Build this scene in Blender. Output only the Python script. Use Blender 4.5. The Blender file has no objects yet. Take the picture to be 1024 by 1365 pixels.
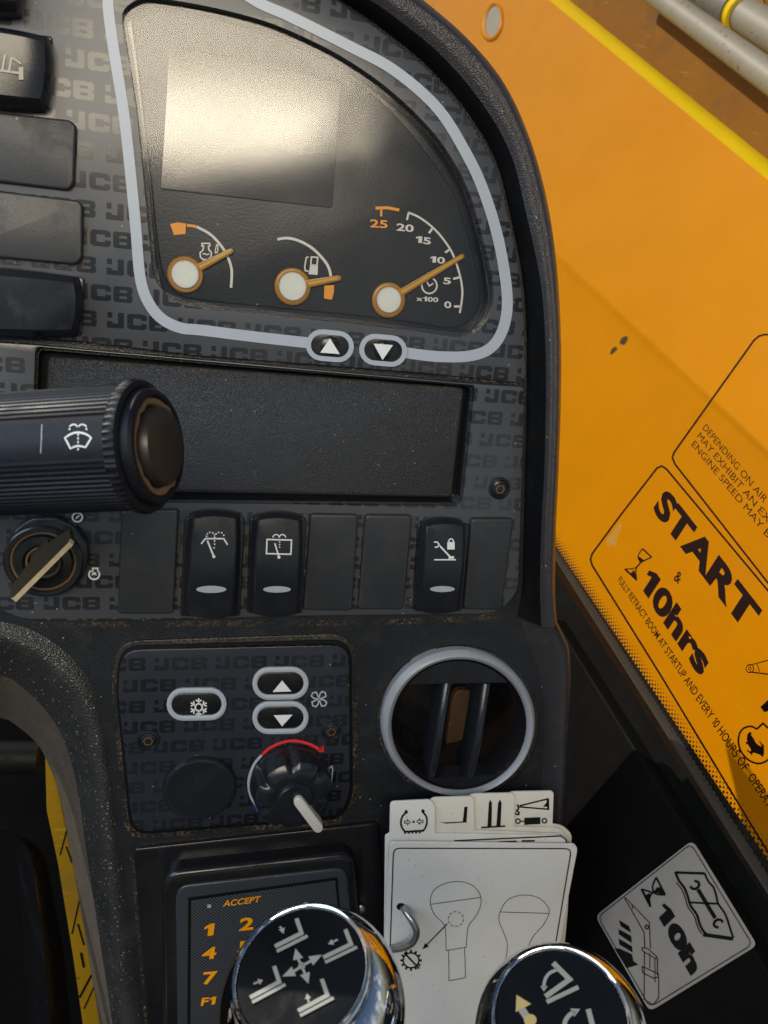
import bpy, bmesh, math, random
from mathutils import Vector, Matrix, geometry
random.seed(7)
C = bpy.context.scene.collection
# ---------------------------------------------------------------- camera
FPX, CX, CY = 1024.0, 512.0, 682.5          # pinhole model of the photograph
RC = Vector((.973, .026, .229)).normalized()            # cab axes seen from the camera
FC = Vector((-.16, -.58, .80)); FC = (FC - RC*FC.dot(RC)).normalized()
UC = RC.cross(FC)
EYE = Vector((0, 0, 1.5))
def c2w(d):
    d = Vector(d); return Vector((RC.dot(d), FC.dot(d), UC.dot(d)))
def ray(u, v): return c2w(((u-CX)/FPX, (v-CY)/FPX, 1))
cam = bpy.data.cameras.new('camera'); camo = bpy.data.objects.new('camera', cam); C.objects.link(camo)
cam.sensor_fit = 'VERTICAL'; cam.sensor_height = 36; cam.sensor_width = 27; cam.lens = 36*FPX/1365
cam.dof.use_dof = True; cam.dof.focus_distance = .37; cam.dof.aperture_fstop = 20
cam.clip_start = .01; cam.clip_end = 500
mx, my, mz = c2w((1,0,0)), c2w((0,-1,0)), c2w((0,0,-1))
camo.matrix_world = Matrix(((mx.x,my.x,mz.x,EYE.x),(mx.y,my.y,mz.y,EYE.y),(mx.z,my.z,mz.z,EYE.z),(0,0,0,1)))
S = bpy.context.scene; S.camera = camo
# ---------------------------------------------------------------- planes
class Plane:
    def __init__(s, pt, ex, ey):
        s.pt = Vector(pt); s.ex = Vector(ex).normalized()
        ey = Vector(ey); s.ey = (ey - s.ex*ey.dot(s.ex)).normalized(); s.n = s.ex.cross(s.ey)
    def hit(s, u, v, h=0.0):
        d = ray(u, v); q = s.pt + s.n*h
        return EYE + d*((q-EYE).dot(s.n)/d.dot(s.n))
    def loc(s, u, v, h=0.0):
        p = s.hit(u, v, h) - s.pt; return p.dot(s.ex), p.dot(s.ey)
    def mat(s, o):
        return Matrix(((s.ex.x,s.ey.x,s.n.x,o.x),(s.ex.y,s.ey.y,s.n.y,o.y),(s.ex.z,s.ey.z,s.n.z,o.z),(0,0,0,1)))
DASH = Plane(EYE + c2w((0,0,.40)), c2w((.973,.026,.229)), -c2w((.025,.955,.296)))
dw1 = -FC; dw2 = Vector((.41,-.78,-.48))
_n = FC.cross(dw2).normalized()
_d = Vector(((770-CX)/FPX, (760-CY)/FPX, 1))
WIN = Plane(EYE + c2w(_d*.62), c2w(dw1), c2w(dw2))
# ---------------------------------------------------------------- sky, sun, window light, exposure
SUN_DIR = Vector((-.60, .60, .52)).normalized()      # towards the sun
elev = math.asin(SUN_DIR.z); azim = math.atan2(SUN_DIR.x, SUN_DIR.y)
wd = bpy.data.worlds.new('World'); S.world = wd; wd.use_nodes = True
wn = wd.node_tree; wn.nodes.clear()
sky = wn.nodes.new('ShaderNodeTexSky'); sky.sky_type = 'NISHITA'; sky.sun_disc = False
sky.sun_elevation = elev; sky.sun_rotation = azim; sky.air_density = 1.0; sky.dust_density = .6
bg = wn.nodes.new('ShaderNodeBackground'); bg.inputs['Strength'].default_value = .05
bgc = wn.nodes.new('ShaderNodeBackground'); bgc.inputs['Color'].default_value = (1,.97,.92,1); bgc.inputs['Strength'].default_value = .75
tc = wn.nodes.new('ShaderNodeTexCoord'); nz = wn.nodes.new('ShaderNodeTexNoise')
nz.inputs['Scale'].default_value = 3.2; nz.inputs['Detail'].default_value = 7; nz.inputs['Roughness'].default_value = .62
rp_ = wn.nodes.new('ShaderNodeValToRGB'); rp_.color_ramp.elements[0].position = .55; rp_.color_ramp.elements[1].position = .68
mxs = wn.nodes.new('ShaderNodeMixShader'); wo = wn.nodes.new('ShaderNodeOutputWorld')
wn.links.new(tc.outputs['Generated'], nz.inputs['Vector']); wn.links.new(nz.outputs['Fac'], rp_.inputs['Fac'])
wn.links.new(rp_.outputs['Color'], mxs.inputs['Fac']); wn.links.new(sky.outputs['Color'], bg.inputs['Color'])
wn.links.new(bg.outputs[0], mxs.inputs[1]); wn.links.new(bgc.outputs[0], mxs.inputs[2]); wn.links.new(mxs.outputs[0], wo.inputs['Surface'])
sl = bpy.data.lights.new('sun', 'SUN'); sl.energy = 3.0; sl.angle = math.radians(.5); sl.color = (1,.93,.80)
so = bpy.data.objects.new('sun', sl); C.objects.link(so); so.rotation_euler = (-SUN_DIR).to_track_quat('-Z','Y').to_euler()
def mirror(u, v, dist):
    p = DASH.hit(u, v); d = (p-EYE).normalized(); r = d - 2*d.dot(DASH.n)*DASH.n
    return p + r*dist
_A, _B, _T = mirror(-190,200,1.3), mirror(500,200,1.3), mirror(200,-130,1.3)
al = bpy.data.lights.new('rear_window_light', 'AREA'); al.shape = 'RECTANGLE'
ax = (_B-_A).normalized(); ay = (_T-(_A+_B)/2); ay = (ay-ax*ay.dot(ax))
al.size = (_B-_A).length; al.size_y = ay.length; al.color = (1,.87,.66)
ALRAD = 11.5; al.energy = ALRAD*math.pi*al.size*al.size_y
ao = bpy.data.objects.new('rear_window_light', al); C.objects.link(ao)
_c = (_A+_B)/2 + ay/2; azv = ax.cross(ay.normalized())
if azv.dot(DASH.pt-_c) > 0: ax = -ax; azv = -azv
_y = ay.normalized()
ao.matrix_world = Matrix(((ax.x,_y.x,azv.x,_c.x),(ax.y,_y.y,azv.y,_c.y),(ax.z,_y.z,azv.z,_c.z),(0,0,0,1)))
dl = bpy.data.lights.new('door_window_light', 'AREA'); dl.shape = 'RECTANGLE'; dl.size = .9; dl.size_y = .7; dl.color = (.62,.80,1)
dl.energy = 4.2*math.pi*.63; do = bpy.data.objects.new('door_window_light', dl); C.objects.link(do)
do.location = DASH.pt + Vector((-.95, -.45, .70)); do.rotation_euler = (DASH.pt-do.location).to_track_quat('-Z','Y').to_euler()
S.view_settings.view_transform = 'Standard'; S.view_settings.look = 'None'
S.view_settings.exposure = 0.0; S.view_settings.gamma = 1.0; S.view_settings.use_curve_mapping = False
S.render.engine = 'CYCLES'

# ---------------------------------------------------------------- materials
class NT:
    def __init__(s, name):
        s.mat = bpy.data.materials.new(name); s.mat.use_nodes = True; s.t = s.mat.node_tree
        s.b = s.t.nodes['Principled BSDF']; s.out = s.t.nodes['Material Output']
        s._o = None
    def n(s, typ, **kw):
        x = s.t.nodes.new(typ)
        for k, v in kw.items(): setattr(x, k, v)
        return x
    def L(s, a, b): s.t.links.new(a, b)
    def put(s, sock, v):
        if isinstance(v, (int, float)): sock.default_value = v
        elif isinstance(v, (tuple, list)): sock.default_value = v
        else: s.L(v, sock)
    def m(s, op, a, b=None, c=None):
        x = s.n('ShaderNodeMath', operation=op); s.put(x.inputs[0], a)
        if b is not None: s.put(x.inputs[1], b)
        if c is not None: s.put(x.inputs[2], c)
        return x.outputs[0]
    def obj(s):
        if s._o is None: s._o = s.n('ShaderNodeTexCoord').outputs['Object']
        return s._o
    def noise(s, scale, detail=3, rough=.55, vec=None):
        x = s.n('ShaderNodeTexNoise'); x.inputs['Scale'].default_value = scale
        x.inputs['Detail'].default_value = detail; x.inputs['Roughness'].default_value = rough
        s.L(vec or s.obj(), x.inputs['Vector']); return x.outputs['Fac']
    def voro(s, scale, out='Distance'):
        x = s.n('ShaderNodeTexVoronoi'); x.inputs['Scale'].default_value = scale
        s.L(s.obj(), x.inputs['Vector']); return x.outputs[out]
    def ramp(s, f, lo, hi):
        x = s.n('ShaderNodeMapRange'); x.clamp = True; s.put(x.inputs[0], f)
        x.inputs[1].default_value = lo; x.inputs[2].default_value = hi; return x.outputs[0]
    def mix(s, f, a, b):
        x = s.n('ShaderNodeMix', data_type='RGBA'); s.put(x.inputs[0], f)
        s.put(x.inputs[6], (*a,1) if isinstance(a, tuple) else a); s.put(x.inputs[7], (*b,1) if isinstance(b, tuple) else b)
        return x.outputs[2]
    def bump(s, h, dist, strength=1.0):
        x = s.n('ShaderNodeBump'); x.inputs['Distance'].default_value = dist; x.inputs['Strength'].default_value = strength
        s.L(h, x.inputs['Height']); s.L(x.outputs[0], s.b.inputs['Normal'])
    def set(s, **kw):
        for k, v in kw.items():
            k = k.replace('_', ' ')
            if k == 'Base Color' and isinstance(v, tuple): v = (*v, 1)
            s.put(s.b.inputs[k], v)
        return s
TAN = (.30, .22, .13)
def specks(N, amount):
    """fine dust: sparse bright dots plus soft film"""
    v = N.voro(620); keep = N.m('GREATER_THAN', N.voro(620, 'Color'), 1-.16*amount)
    dots = N.m('MULTIPLY', N.m('LESS_THAN', v, .30), keep)
    film = N.m('MULTIPLY', N.ramp(N.noise(35, 6, .65), .5, .85), .07*amount)
    fine = N.m('MULTIPLY', N.ramp(N.noise(900, 2), .62, .75), .22*amount)
    return N.m('MINIMUM', N.m('ADD', N.m('ADD', dots, film), fine), .85)
def plastic(name, base, rough=.45, grain=0, gd=.00012, dust=.5, spec=.5, col2=None, dcol=TAN):
    N = NT(name)
    col = N.mix(N.noise(60, 5), base, col2 or tuple(c*.8 for c in base))
    if dust: col = N.mix(specks(N, dust), col, dcol)
    rn = N.m('ADD', N.m('ADD', N.m('MULTIPLY', N.noise(25, 6), .25), N.m('MULTIPLY', N.ramp(N.noise(70, 3, .6), .5, .62), .10)), rough-.15)
    N.set(Base_Color=col, Roughness=rn, Specular_IOR_Level=spec)
    if grain: N.bump(N.m('ADD', N.voro(grain), N.noise(grain*.7, 2)), gd)
    else: N.bump(N.noise(2200, 2), .00002)
    return N.mat
def jcb_print(name, base, ink, px, py, x0, y0, rough, rough_ink, dust=.4, amp=1.0):
    """flat printed lettering of a moulded dashboard film: gloss ink on satin film"""
    N = NT(name)
    sep = N.n('ShaderNodeSeparateXYZ'); N.L(N.obj(), sep.inputs[0])
    y = N.m('SUBTRACT', sep.outputs[1], y0); row = N.m('FLOOR', N.m('DIVIDE', y, py))
    half = N.m('MULTIPLY', N.m('FLOORED_MODULO', row, 2.0), .5*px)
    x = N.m('DIVIDE', N.m('ADD', N.m('SUBTRACT', sep.outputs[0], x0), half), px)
    lx = N.m('DIVIDE', N.m('FRACT', x), .86); ly = N.m('DIVIDE', N.m('FRACT', N.m('DIVIDE', y, py)), .60)
    def box(a, b, c, d):
        return N.m('MAXIMUM', N.m('SUBTRACT', N.m('ABSOLUTE', N.m('SUBTRACT', lx, (a+b)/2)), (b-a)/2),
                   N.m('MULTIPLY', N.m('SUBTRACT', N.m('ABSOLUTE', N.m('SUBTRACT', ly, (c+d)/2)), (d-c)/2), .28))
    def cham(a, b, c, d, k):
        q = N.m('ADD', N.m('DIVIDE', N.m('ABSOLUTE', N.m('SUBTRACT', lx, (a+b)/2)), (b-a)/2),
                N.m('DIVIDE', N.m('ABSOLUTE', N.m('SUBTRACT', ly, (c+d)/2)), (d-c)/2))
        return N.m('MAXIMUM', box(a,b,c,d), N.m('MULTIPLY', N.m('SUBTRACT', q, k), .1))
    U_ = lambda *a: a[0] if len(a) == 1 else N.m('MINIMUM', a[0], U_(*a[1:]))
    sub = lambda a, b: N.m('MAXIMUM', a, N.m('MULTIPLY', b, -1.0))
    J = U_(box(.18,.28,.12,1), cham(0,.28,0,.30,1.7), box(0,.09,0,.42), box(.01,.09,.64,1))
    Cc = sub(cham(.33,.655,0,1,1.72), box(.43,.56,.28,.72)); Cc = sub(Cc, box(.5,.7,.40,.60))
    Bb = sub(sub(sub(cham(.69,1,0,1,1.8), box(.79,.91,.61,.77)), box(.79,.91,.23,.39)), box(.975,1.05,.45,.55))
    mask = N.m('LESS_THAN', U_(J, Cc, Bb), 0.0)
    fade = N.m('MULTIPLY', mask, N.m('ADD', N.m('MULTIPLY', N.ramp(N.noise(14, 1), .35, .6), .45), .55*amp))
    col = N.mix(fade, base, ink); col = N.mix(specks(N, dust), col, TAN)
    mr = N.n('ShaderNodeMix', data_type='FLOAT'); N.put(mr.inputs[0], fade)
    mr.inputs[2].default_value = rough; mr.inputs[3].default_value = rough_ink
    N.set(Base_Color=col, Roughness=mr.outputs[0], Specular_IOR_Level=.5)
    N.bump(N.noise(1800, 3), .00003, .6); return N.mat
def paint(name, col, rough=.4, metal=0.0, spec=.5):
    N = NT(name); N.set(Base_Color=N.mix(N.noise(120, 4), col, tuple(c*.88 for c in col)), Roughness=rough, Metallic=metal, Specular_IOR_Level=spec)
    return N.mat
M = {}
M['grain'] = plastic('grained_black_plastic', (.015,.015,.017), .36, 1350, .00026, .45)
M['lip'] = plastic('sparkle_grain_plastic', (.028,.028,.029), .34, 1100, .00036, 1.4, dcol=(.26,.24,.21))  # pale specks paint in light sparkling on the grain, along with dust
M['groove'] = plastic('black_rubber', (.005,.005,.0055), .6, 0, 0, .15, .2)  # rim plastic with the inner wall's shade put into its colour
M['ridge'] = plastic('highlight_grain_plastic', (.032,.030,.034), .34, 1700, .00018, .6)  # same rim plastic, lightened to paint in the ridge highlight
M['tray'] = plastic('fine_grain_plastic', (.024,.027,.034), .34, 2100, .00030, .7, dcol=(.20,.19,.18))
M['discblk'] = plastic('cap_disc_plastic', (.006,.007,.009), .2, 0, 0, .05, .22)
M['keycase'] = plastic('keypad_highlight_plastic', (.036,.041,.050), .30, 0, 0, .15)  # lighter colour paints in the highlight along the housing bevel
M['body'] = plastic('console_black_plastic', (.011,.013,.017), .36, 1500, .00012, .5)
M['wall'] = plastic('dusty_side_plastic', (.085,.070,.054), .62, 1700, .00008, .9)
M['satin'] = plastic('satin_black_plastic', (.012,.014,.019), .24, 0, 0, .12)
M['blank'] = plastic('blank_cover_plastic', (.025,.0275,.033), .42, 2600, .00004, .22)
M['gloss'] = plastic('gloss_black_plastic', (.010,.010,.012), .22, 0, 0, .12)
M['stalk'] = plastic('stalk_black_plastic', (.006,.007,.012), .46, 0, 0, .3, .2)
M['brownblk'] = plastic('worn_button_plastic', (.020,.015,.013), .40, 0, 0, .35)
M['void'] = plastic('dark_plastic', (.005,.005,.005), .55, 0, 0, .08, .15)
M['white'] = paint('white_print', (.74,.76,.78), .4)
M['line'] = paint('pale_grey_print', (.38,.42,.48), .35)
M['dimwhite'] = paint('ivory_print', (.48,.44,.34), .5)
M['orange'] = paint('orange_print', (.95,.37,.0), .4)
M['red'] = paint('red_print', (.70,.03,.03), .4)
M['blue'] = paint('blue_print', (.03,.12,.55), .4)
M['black'] = paint('black_print', (.006,.006,.007), .6, 0, .2)
M['maroon'] = paint('dark_brown_print', (.014,.004,.003), .6, 0, .1)
M['needle'] = paint('amber_needle', (.42,.20,.015), .3)
M['needle2'] = paint('amber_needle_core', (.62,.42,.05), .3)
M['pointer'] = paint('ivory_plastic', (.58,.56,.52), .35)
M['greyring'] = plastic('grey_ring_plastic', (.30,.32,.36), .38, 0, 0, .15)
M['steel'] = paint('zinc_steel', (.46,.45,.42), .32, .9)
M['copper'] = paint('rusty_screw', (.34,.17,.07), .45, .7)
M['dirty'] = paint('dry_soil', (.16,.10,.055), .9)
def chrome():
    N = NT('chrome'); N.set(Base_Color=(.72,.72,.74), Metallic=1.0, Roughness=N.m('MULTIPLY', N.ramp(N.noise(40, 5), .45, .9), .10))
    return N.mat
M['chrome'] = chrome()
def brass():
    N = NT('worn_brass'); N.set(Base_Color=N.mix(N.noise(300, 5), (.80,.70,.46), (.55,.42,.22)), Metallic=.5, Roughness=.34); return N.mat
M['brass'] = brass()
M['tanprint'] = paint('tan_print', (.50,.37,.16), .5)
M['louvre'] = plastic('louvre_plastic', (.014,.016,.022), .26, 0, 0, .2)
M['hubwhite'] = paint('white_hub_plastic', (.66,.72,.74), .4)
M['keyside'] = plastic('dark_key_side', (.045,.032,.014), .5, 0, 0, .5)  # darker brown than the brass edge
def ribbon_dirt():
    N = NT('seam_dirt'); tr = N.n('ShaderNodeBsdfTransparent'); mx = N.n('ShaderNodeMixShader')
    a = N.m('MULTIPLY', N.ramp(N.noise(520, 6, .75), .48, .66), N.ramp(N.noise(45, 4), .40, .64))
    N.set(Base_Color=N.mix(N.noise(500, 3), (.12,.07,.035), (.26,.18,.10)), Roughness=.95, Specular_IOR_Level=.1)
    N.L(a, mx.inputs[0]); N.L(tr.outputs[0], mx.inputs[1]); N.L(N.b.outputs[0], mx.inputs[2]); N.L(mx.outputs[0], N.out.inputs[0]); return N.mat
M['dirt'] = ribbon_dirt()
def mkbump(N):
    x = N.n('ShaderNodeBump'); x.inputs['Distance'].default_value = .000005; N.L(N.noise(2600, 3), x.inputs['Height']); return x.outputs[0]
def glass(name, rough, gloss, tint, fac=None, cap=1.0):
    N = NT(name); tr = N.n('ShaderNodeBsdfTransparent'); tr.inputs[0].default_value = (*tint,1)
    gl = N.n('ShaderNodeBsdfGlossy'); N.put(gl.inputs['Roughness'], N.m('ADD', N.m('MULTIPLY', N.ramp(N.noise(22, 5, .6), .35, .75), rough*.8), rough*.6))
    fr = N.n('ShaderNodeFresnel'); fr.inputs[0].default_value = gloss; N.L(mkbump(N), gl.inputs['Normal']) if cap == 1.0 else None; cap_ = N.m('MINIMUM', fr.outputs[0], cap); mx = N.n('ShaderNodeMixShader')
    df = N.n('ShaderNodeBsdfDiffuse'); df.inputs[0].default_value = (.30,.25,.18,1); mx2 = N.n('ShaderNodeMixShader')
    d = N.m('MULTIPLY', specks(N, .5), fac or .25)
    N.L(cap_, mx.inputs[0]); N.L(tr.outputs[0], mx.inputs[1]); N.L(gl.outputs[0], mx.inputs[2])
    N.L(d, mx2.inputs[0]); N.L(mx.outputs[0], mx2.inputs[1]); N.L(df.outputs[0], mx2.inputs[2]); N.L(mx2.outputs[0], N.out.inputs[0]); return N.mat
M['lens'] = glass('instrument_lens', .14, 1.58, (1,1,1), .16)
M['pane'] = glass('window_glass', .02, 1.3, (.99,.99,.97), .015, .010)
def screen():
    N = NT('display_screen'); N.set(Base_Color=(.035,.032,.026), Roughness=N.m('ADD', N.m('MULTIPLY', N.noise(420, 4), .08), .16), Specular_IOR_Level=.5, IOR=1.78)
    N.bump(N.noise(1500, 3), .00004); return N.mat
M['screen'] = screen()
def dial():
    N = NT('dial_face'); N.set(Base_Color=N.mix(specks(N, .25), (.020,.023,.028), TAN), Roughness=.36, Specular_IOR_Level=.35)
    N.bump(N.noise(900, 4), .00010); return N.mat
M['dial'] = dial()
def carbon():
    N = NT('carbon_weave_film'); sep = N.n('ShaderNodeSeparateXYZ'); N.L(N.obj(), sep.inputs[0])
    a = N.m('SINE', N.m('MULTIPLY', sep.outputs[0], 6.283/.0021)); b = N.m('SINE', N.m('MULTIPLY', sep.outputs[1], 6.283/.0021))
    w = N.ramp(N.m('MULTIPLY', a, b), -.3, .5)
    N.set(Base_Color=N.mix(w, (.010,.011,.013), (.065,.072,.085)), Roughness=.38); N.bump(w, .00008); return N.mat
M['carbon'] = carbon()
def yellow(name, col, col2, rough, dust):
    N = NT(name); c = N.mix(N.noise(6, 4), col, col2)
    c = N.mix(N.m('MULTIPLY', N.ramp(N.noise(9, 8, .7), .52, .8), dust), c, (.12,.07,.025))
    c = N.mix(N.m('MULTIPLY', N.ramp(N.noise(160, 3), .68, .75), dust), c, (.05,.035,.02))
    mp = N.n('ShaderNodeMapping'); mp.inputs['Scale'].default_value = (3, 90, 1); mp.inputs['Rotation'].default_value = (0,0,.5); N.L(N.obj(), mp.inputs[0])
    c = N.mix(N.m('MULTIPLY', N.ramp(N.noise(5, 3, .6, mp.outputs[0]), .66, .74), .10+dust*.4), c, (.75,.48,.12))
    N.set(Base_Color=c, Roughness=rough, Specular_IOR_Level=.06); N.bump(N.m('ADD', N.noise(5, 3), N.m('MULTIPLY', N.noise(350, 2), .002)), .006); return N.mat
M['boom'] = yellow('boom_yellow_paint', (.70,.265,.0005), (.62,.225,.0005), .42, .06)
M['boomshade'] = yellow('shaded_yellow_paint', (.30,.125,.004), (.19,.075,.004), .6, .8)  # shade on the rear plate painted in as brown, plus soil blotches
M['boomlit'] = yellow('sunlit_yellow_paint', (.95,.64,.004), (.93,.60,.004), .4, .04)  # sunlight on the boom's top edge painted in as paler yellow
M['chassis'] = yellow('chassis_yellow_paint', (.33,.19,.008), (.24,.13,.007), .5, .6)
def pipe_mat(name, a, b):
    N = NT(name); c = N.mix(N.noise(30, 6), a, b); c = N.mix(N.ramp(N.noise(90, 3), .66, .70), c, (.05,.045,.03))
    N.set(Base_Color=c, Roughness=.5); return N.mat
M['pipe'] = pipe_mat('stained_pipe_paint', (.34,.31,.25), (.26,.22,.16))
M['pipe2'] = pipe_mat('oily_pipe_paint', (.20,.20,.17), (.12,.09,.06))
def card(name, a, b):
    N = NT(name); c = N.mix(N.ramp(N.noise(26, 6), .45, .8), a, b); c = N.mix(N.m('MULTIPLY', N.ramp(N.noise(420, 2), .70, .74), .5), c, (.22,.17,.12))
    N.set(Base_Color=c, Roughness=.45); return N.mat
M['card'] = card('white_laminate', (.72,.71,.69), (.66,.64,.59))
M['card2'] = card('yellowed_laminate', (.70,.67,.60), (.58,.52,.40))
M['sticker'] = card('grey_foil', (.36,.33,.305), (.31,.285,.26))
M['trimdark'] = plastic('matt_black_trim', (.0055,.0055,.0056), .55, 0, 0, .06, .06)
M['edge'] = paint('glass_edge_metal', (.075,.065,.052), .4, .3)
M['symgrey'] = paint('worn_grey_print', (.30,.30,.28), .5)

# ---------------------------------------------------------------- builders
class T:
    """a thing: an Empty at (u,v) on a plane; parts are written in that plane's axes"""
    def __init__(s, name, label, cat, plane, u, v, h=0.0, group=None, kind=None):
        s.pl = plane; x, y = plane.loc(u, v, h); s.o = Vector((x, y, h))
        e = bpy.data.objects.new(name, None); C.objects.link(e); e.empty_display_size = .01
        e.matrix_world = plane.mat(plane.pt + plane.ex*x + plane.ey*y + plane.n*h)
        if kind: e['kind'] = kind
        else: e['label'] = label; e['category'] = cat
        if group: e['group'] = group
        s.e = e
    def p(s, u, v, h=0.0):
        x, y = s.pl.loc(u, v, h); return Vector((x, y, h)) - s.o
def mesh(t, name, vs, fs, mat, parent=None, smooth=True, ang=35, kind=None, label=None):
    me = bpy.data.meshes.new(name); me.from_pydata([tuple(v) for v in vs], [], fs); me.update()
    bm = bmesh.new(); bm.from_mesh(me); bmesh.ops.remove_doubles(bm, verts=bm.verts, dist=1e-6)
    bmesh.ops.recalc_face_normals(bm, faces=bm.faces); bm.to_mesh(me); bm.free()
    if smooth: me.shade_smooth(); me.set_sharp_from_angle(angle=math.radians(ang))
    me.materials.append(M[mat] if isinstance(mat, str) else mat)
    o = bpy.data.objects.new(name, me); C.objects.link(o); o.parent = parent or t.e
    if kind: o['kind'] = kind
    if label: o['label'] = label
    return o
def cr(pts, n=8, closed=False):
    pts = [Vector((p[0], p[1])) for p in pts]; out = []; m = len(pts)
    for i in range(m if closed else m-1):
        g = lambda k: pts[k % m] if closed else pts[min(max(k, 0), m-1)]
        p0, p1, p2, p3 = g(i-1), g(i), g(i+1), g(i+2)
        for j in range(n):
            t = j/n
            out.append(.5*((2*p1)+(p2-p0)*t+(2*p0-5*p1+4*p2-p3)*t*t+(3*p1-p0-3*p2+p3)*t**3))
    if not closed: out.append(pts[-1])
    return out
def rp(pts, r, seg=5):
    """polygon with rounded corners"""
    out = []; m = len(pts)
    for i in range(m):
        a, b, c = Vector(pts[i-1][:2]), Vector(pts[i][:2]), Vector(pts[(i+1) % m][:2])
        rr = r[i] if isinstance(r, (list, tuple)) else r
        if rr <= 0: out.append(b); continue
        d1, d2 = (a-b), (c-b); k = min(rr, d1.length*.49, d2.length*.49)
        p, q = b+d1.normalized()*k, b+d2.normalized()*k
        for j in range(seg+1):
            t = j/seg; out.append(p*(1-t)**2 + b*2*t*(1-t) + q*t*t)
    return out
def ell(cx, cy, rx, ry=None, n=40, a0=0, a1=360, rot=0):
    ry = rx if ry is None else ry; out = []; full = abs(a1-a0) >= 360
    for i in range(n if full else n+1):
        a = math.radians(a0+(a1-a0)*i/n); x, y = rx*math.cos(a), ry*math.sin(a); r = math.radians(rot)
        out.append(Vector((cx+x*math.cos(r)-y*math.sin(r), cy+x*math.sin(r)+y*math.cos(r))))
    return out
def pill(cx, cy, w, h, tilt=0, n=10):
    r = h/2; pts = []
    for i in range(n+1): a = math.radians(-90+180*i/n); pts.append((w/2-r+r*math.cos(a), r*math.sin(a)))
    for i in range(n+1): a = math.radians(90+180*i/n); pts.append((-w/2+r+r*math.cos(a), r*math.sin(a)))
    k = math.radians(tilt); return [Vector((cx+x*math.cos(k)-y*math.sin(k), cy+x*math.sin(k)+y*math.cos(k))) for x, y in pts]
def area2(p): return sum(p[i-1].x*p[i].y-p[i].x*p[i-1].y for i in range(len(p)))/2
def inset(p, d):
    out = []; m = len(p)
    for i in range(m):
        a, b, c = p[i-1], p[i], p[(i+1) % m]; e1, e2 = (b-a), (c-b)
        if e1.length < 1e-9 or e2.length < 1e-9: out.append(b.copy()); continue
        n1 = Vector((-e1.y, e1.x)).normalized(); n2 = Vector((-e2.y, e2.x)).normalized()
        k = n1+n2; out.append(b + k*(d/max(.35, 1+n1.dot(n2))))
    return out
def flat(t, px, h):
    v = [t.p(u, w, h) for u, w in px]; p = [Vector((a.x, a.y)) for a in v]
    if area2(p) < 0: p.reverse()
    q = [p[0]]
    for a in p[1:]:
        if (a-q[-1]).length > 2e-6: q.append(a)
    if (q[0]-q[-1]).length < 2e-6: q.pop()
    return q
def slab(t, name, px, h0, h1, bev, mat, parent=None, hp=None, seg=3, holes=(), hole_h=None, **kw):
    P = flat(t, px, h1 if hp is None else hp); oz = t.o.z; vs = []; fs = []; m = len(P)
    rings = [(0, h0)] + ([(bev*(1-math.cos(math.pi/2*k/seg)), h1-bev+bev*math.sin(math.pi/2*k/seg)) for k in range(seg+1)] if bev else [(0, h1)])
    for d, z in rings: vs += [(q.x, q.y, z-oz) for q in (inset(P, d) if d else P)]
    for r in range(len(rings)-1):
        for i in range(m): j = (i+1) % m; fs.append((r*m+i, r*m+j, (r+1)*m+j, (r+1)*m+i))
    top = len(rings)-1
    if not holes: fs.append(tuple(top*m+i for i in range(m)))
    else:
        hs = [flat(t, h, h1) for h in holes]; T2 = [Vector(v[:2]) for v in vs[top*m:]]; allp = list(T2); ed = [(i, (i+1) % m) for i in range(m)]
        for h in hs:
            b = len(allp); allp += h; ed += [(b+i, b+(i+1) % len(h)) for i in range(len(h))]
        ov, _, of, *_ = geometry.delaunay_2d_cdt(allp, ed, [], 0, 1e-7)
        def inside(q, poly):
            c = False
            for i in range(len(poly)):
                a, b = poly[i-1], poly[i]
                if (a.y > q.y) != (b.y > q.y) and q.x < (b.x-a.x)*(q.y-a.y)/(b.y-a.y)+a.x: c = not c
            return c
        b = len(vs); vs += [(q.x, q.y, h1-oz) for q in ov]
        for f in of:
            q = sum((ov[i] for i in f), Vector((0,0)))/len(f)
            if inside(q, T2) and not any(inside(q, h) for h in hs): fs.append(tuple(b+i for i in f))
        hz = hole_h if hole_h is not None else h0
        for h in hs:
            b = len(vs); n = len(h); vs += [(q.x, q.y, h1-oz) for q in h] + [(q.x, q.y, hz-oz) for q in h]
            for i in range(n): j = (i+1) % n; fs.append((b+i, b+j, b+n+j, b+n+i))
    return mesh(t, name, vs, fs, mat, parent, **kw)
def ring(t, name, outer, inner, h0, h1, mat, parent=None, hmid=None, **kw):
    """ring between two outlines of the same count; hmid lifts the middle"""
    m = len(outer); A = [t.p(*q, h1) for q in outer]; B = [t.p(*q, h1) for q in inner]; vs = []
    hm = hmid if hmid is not None else h1
    rows = [[(a.x,a.y,h0-t.o.z) for a in A], [(a.x,a.y,h1-t.o.z) for a in A]]
    for k in (.25,.5,.75):
        z = h1+(hm-h1)*math.sin(math.pi*k)-t.o.z
        rows.append([(a.x*(1-k)+b.x*k, a.y*(1-k)+b.y*k, z) for a, b in zip(A, B)])
    rows += [[(b.x,b.y,h1-t.o.z) for b in B], [(b.x,b.y,h0-t.o.z) for b in B]]
    fs = []
    for r in rows: vs += r
    for r in range(len(rows)-1):
        for i in range(m): j = (i+1) % m; fs.append((r*m+i, r*m+j, (r+1)*m+j, (r+1)*m+i))
    return mesh(t, name, vs, fs, mat, parent, **kw)
def resample(pts, n):
    L = [0]
    for i in range(1, len(pts)): L.append(L[-1]+(Vector(pts[i])-Vector(pts[i-1])).length)
    out = []; k = 0
    for i in range(n):
        s = L[-1]*i/(n-1)
        while k < len(L)-2 and L[k+1] < s: k += 1
        f = (s-L[k])/max(1e-9, L[k+1]-L[k]); out.append(Vector(pts[k])*(1-f)+Vector(pts[k+1])*f)
    return out
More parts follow.
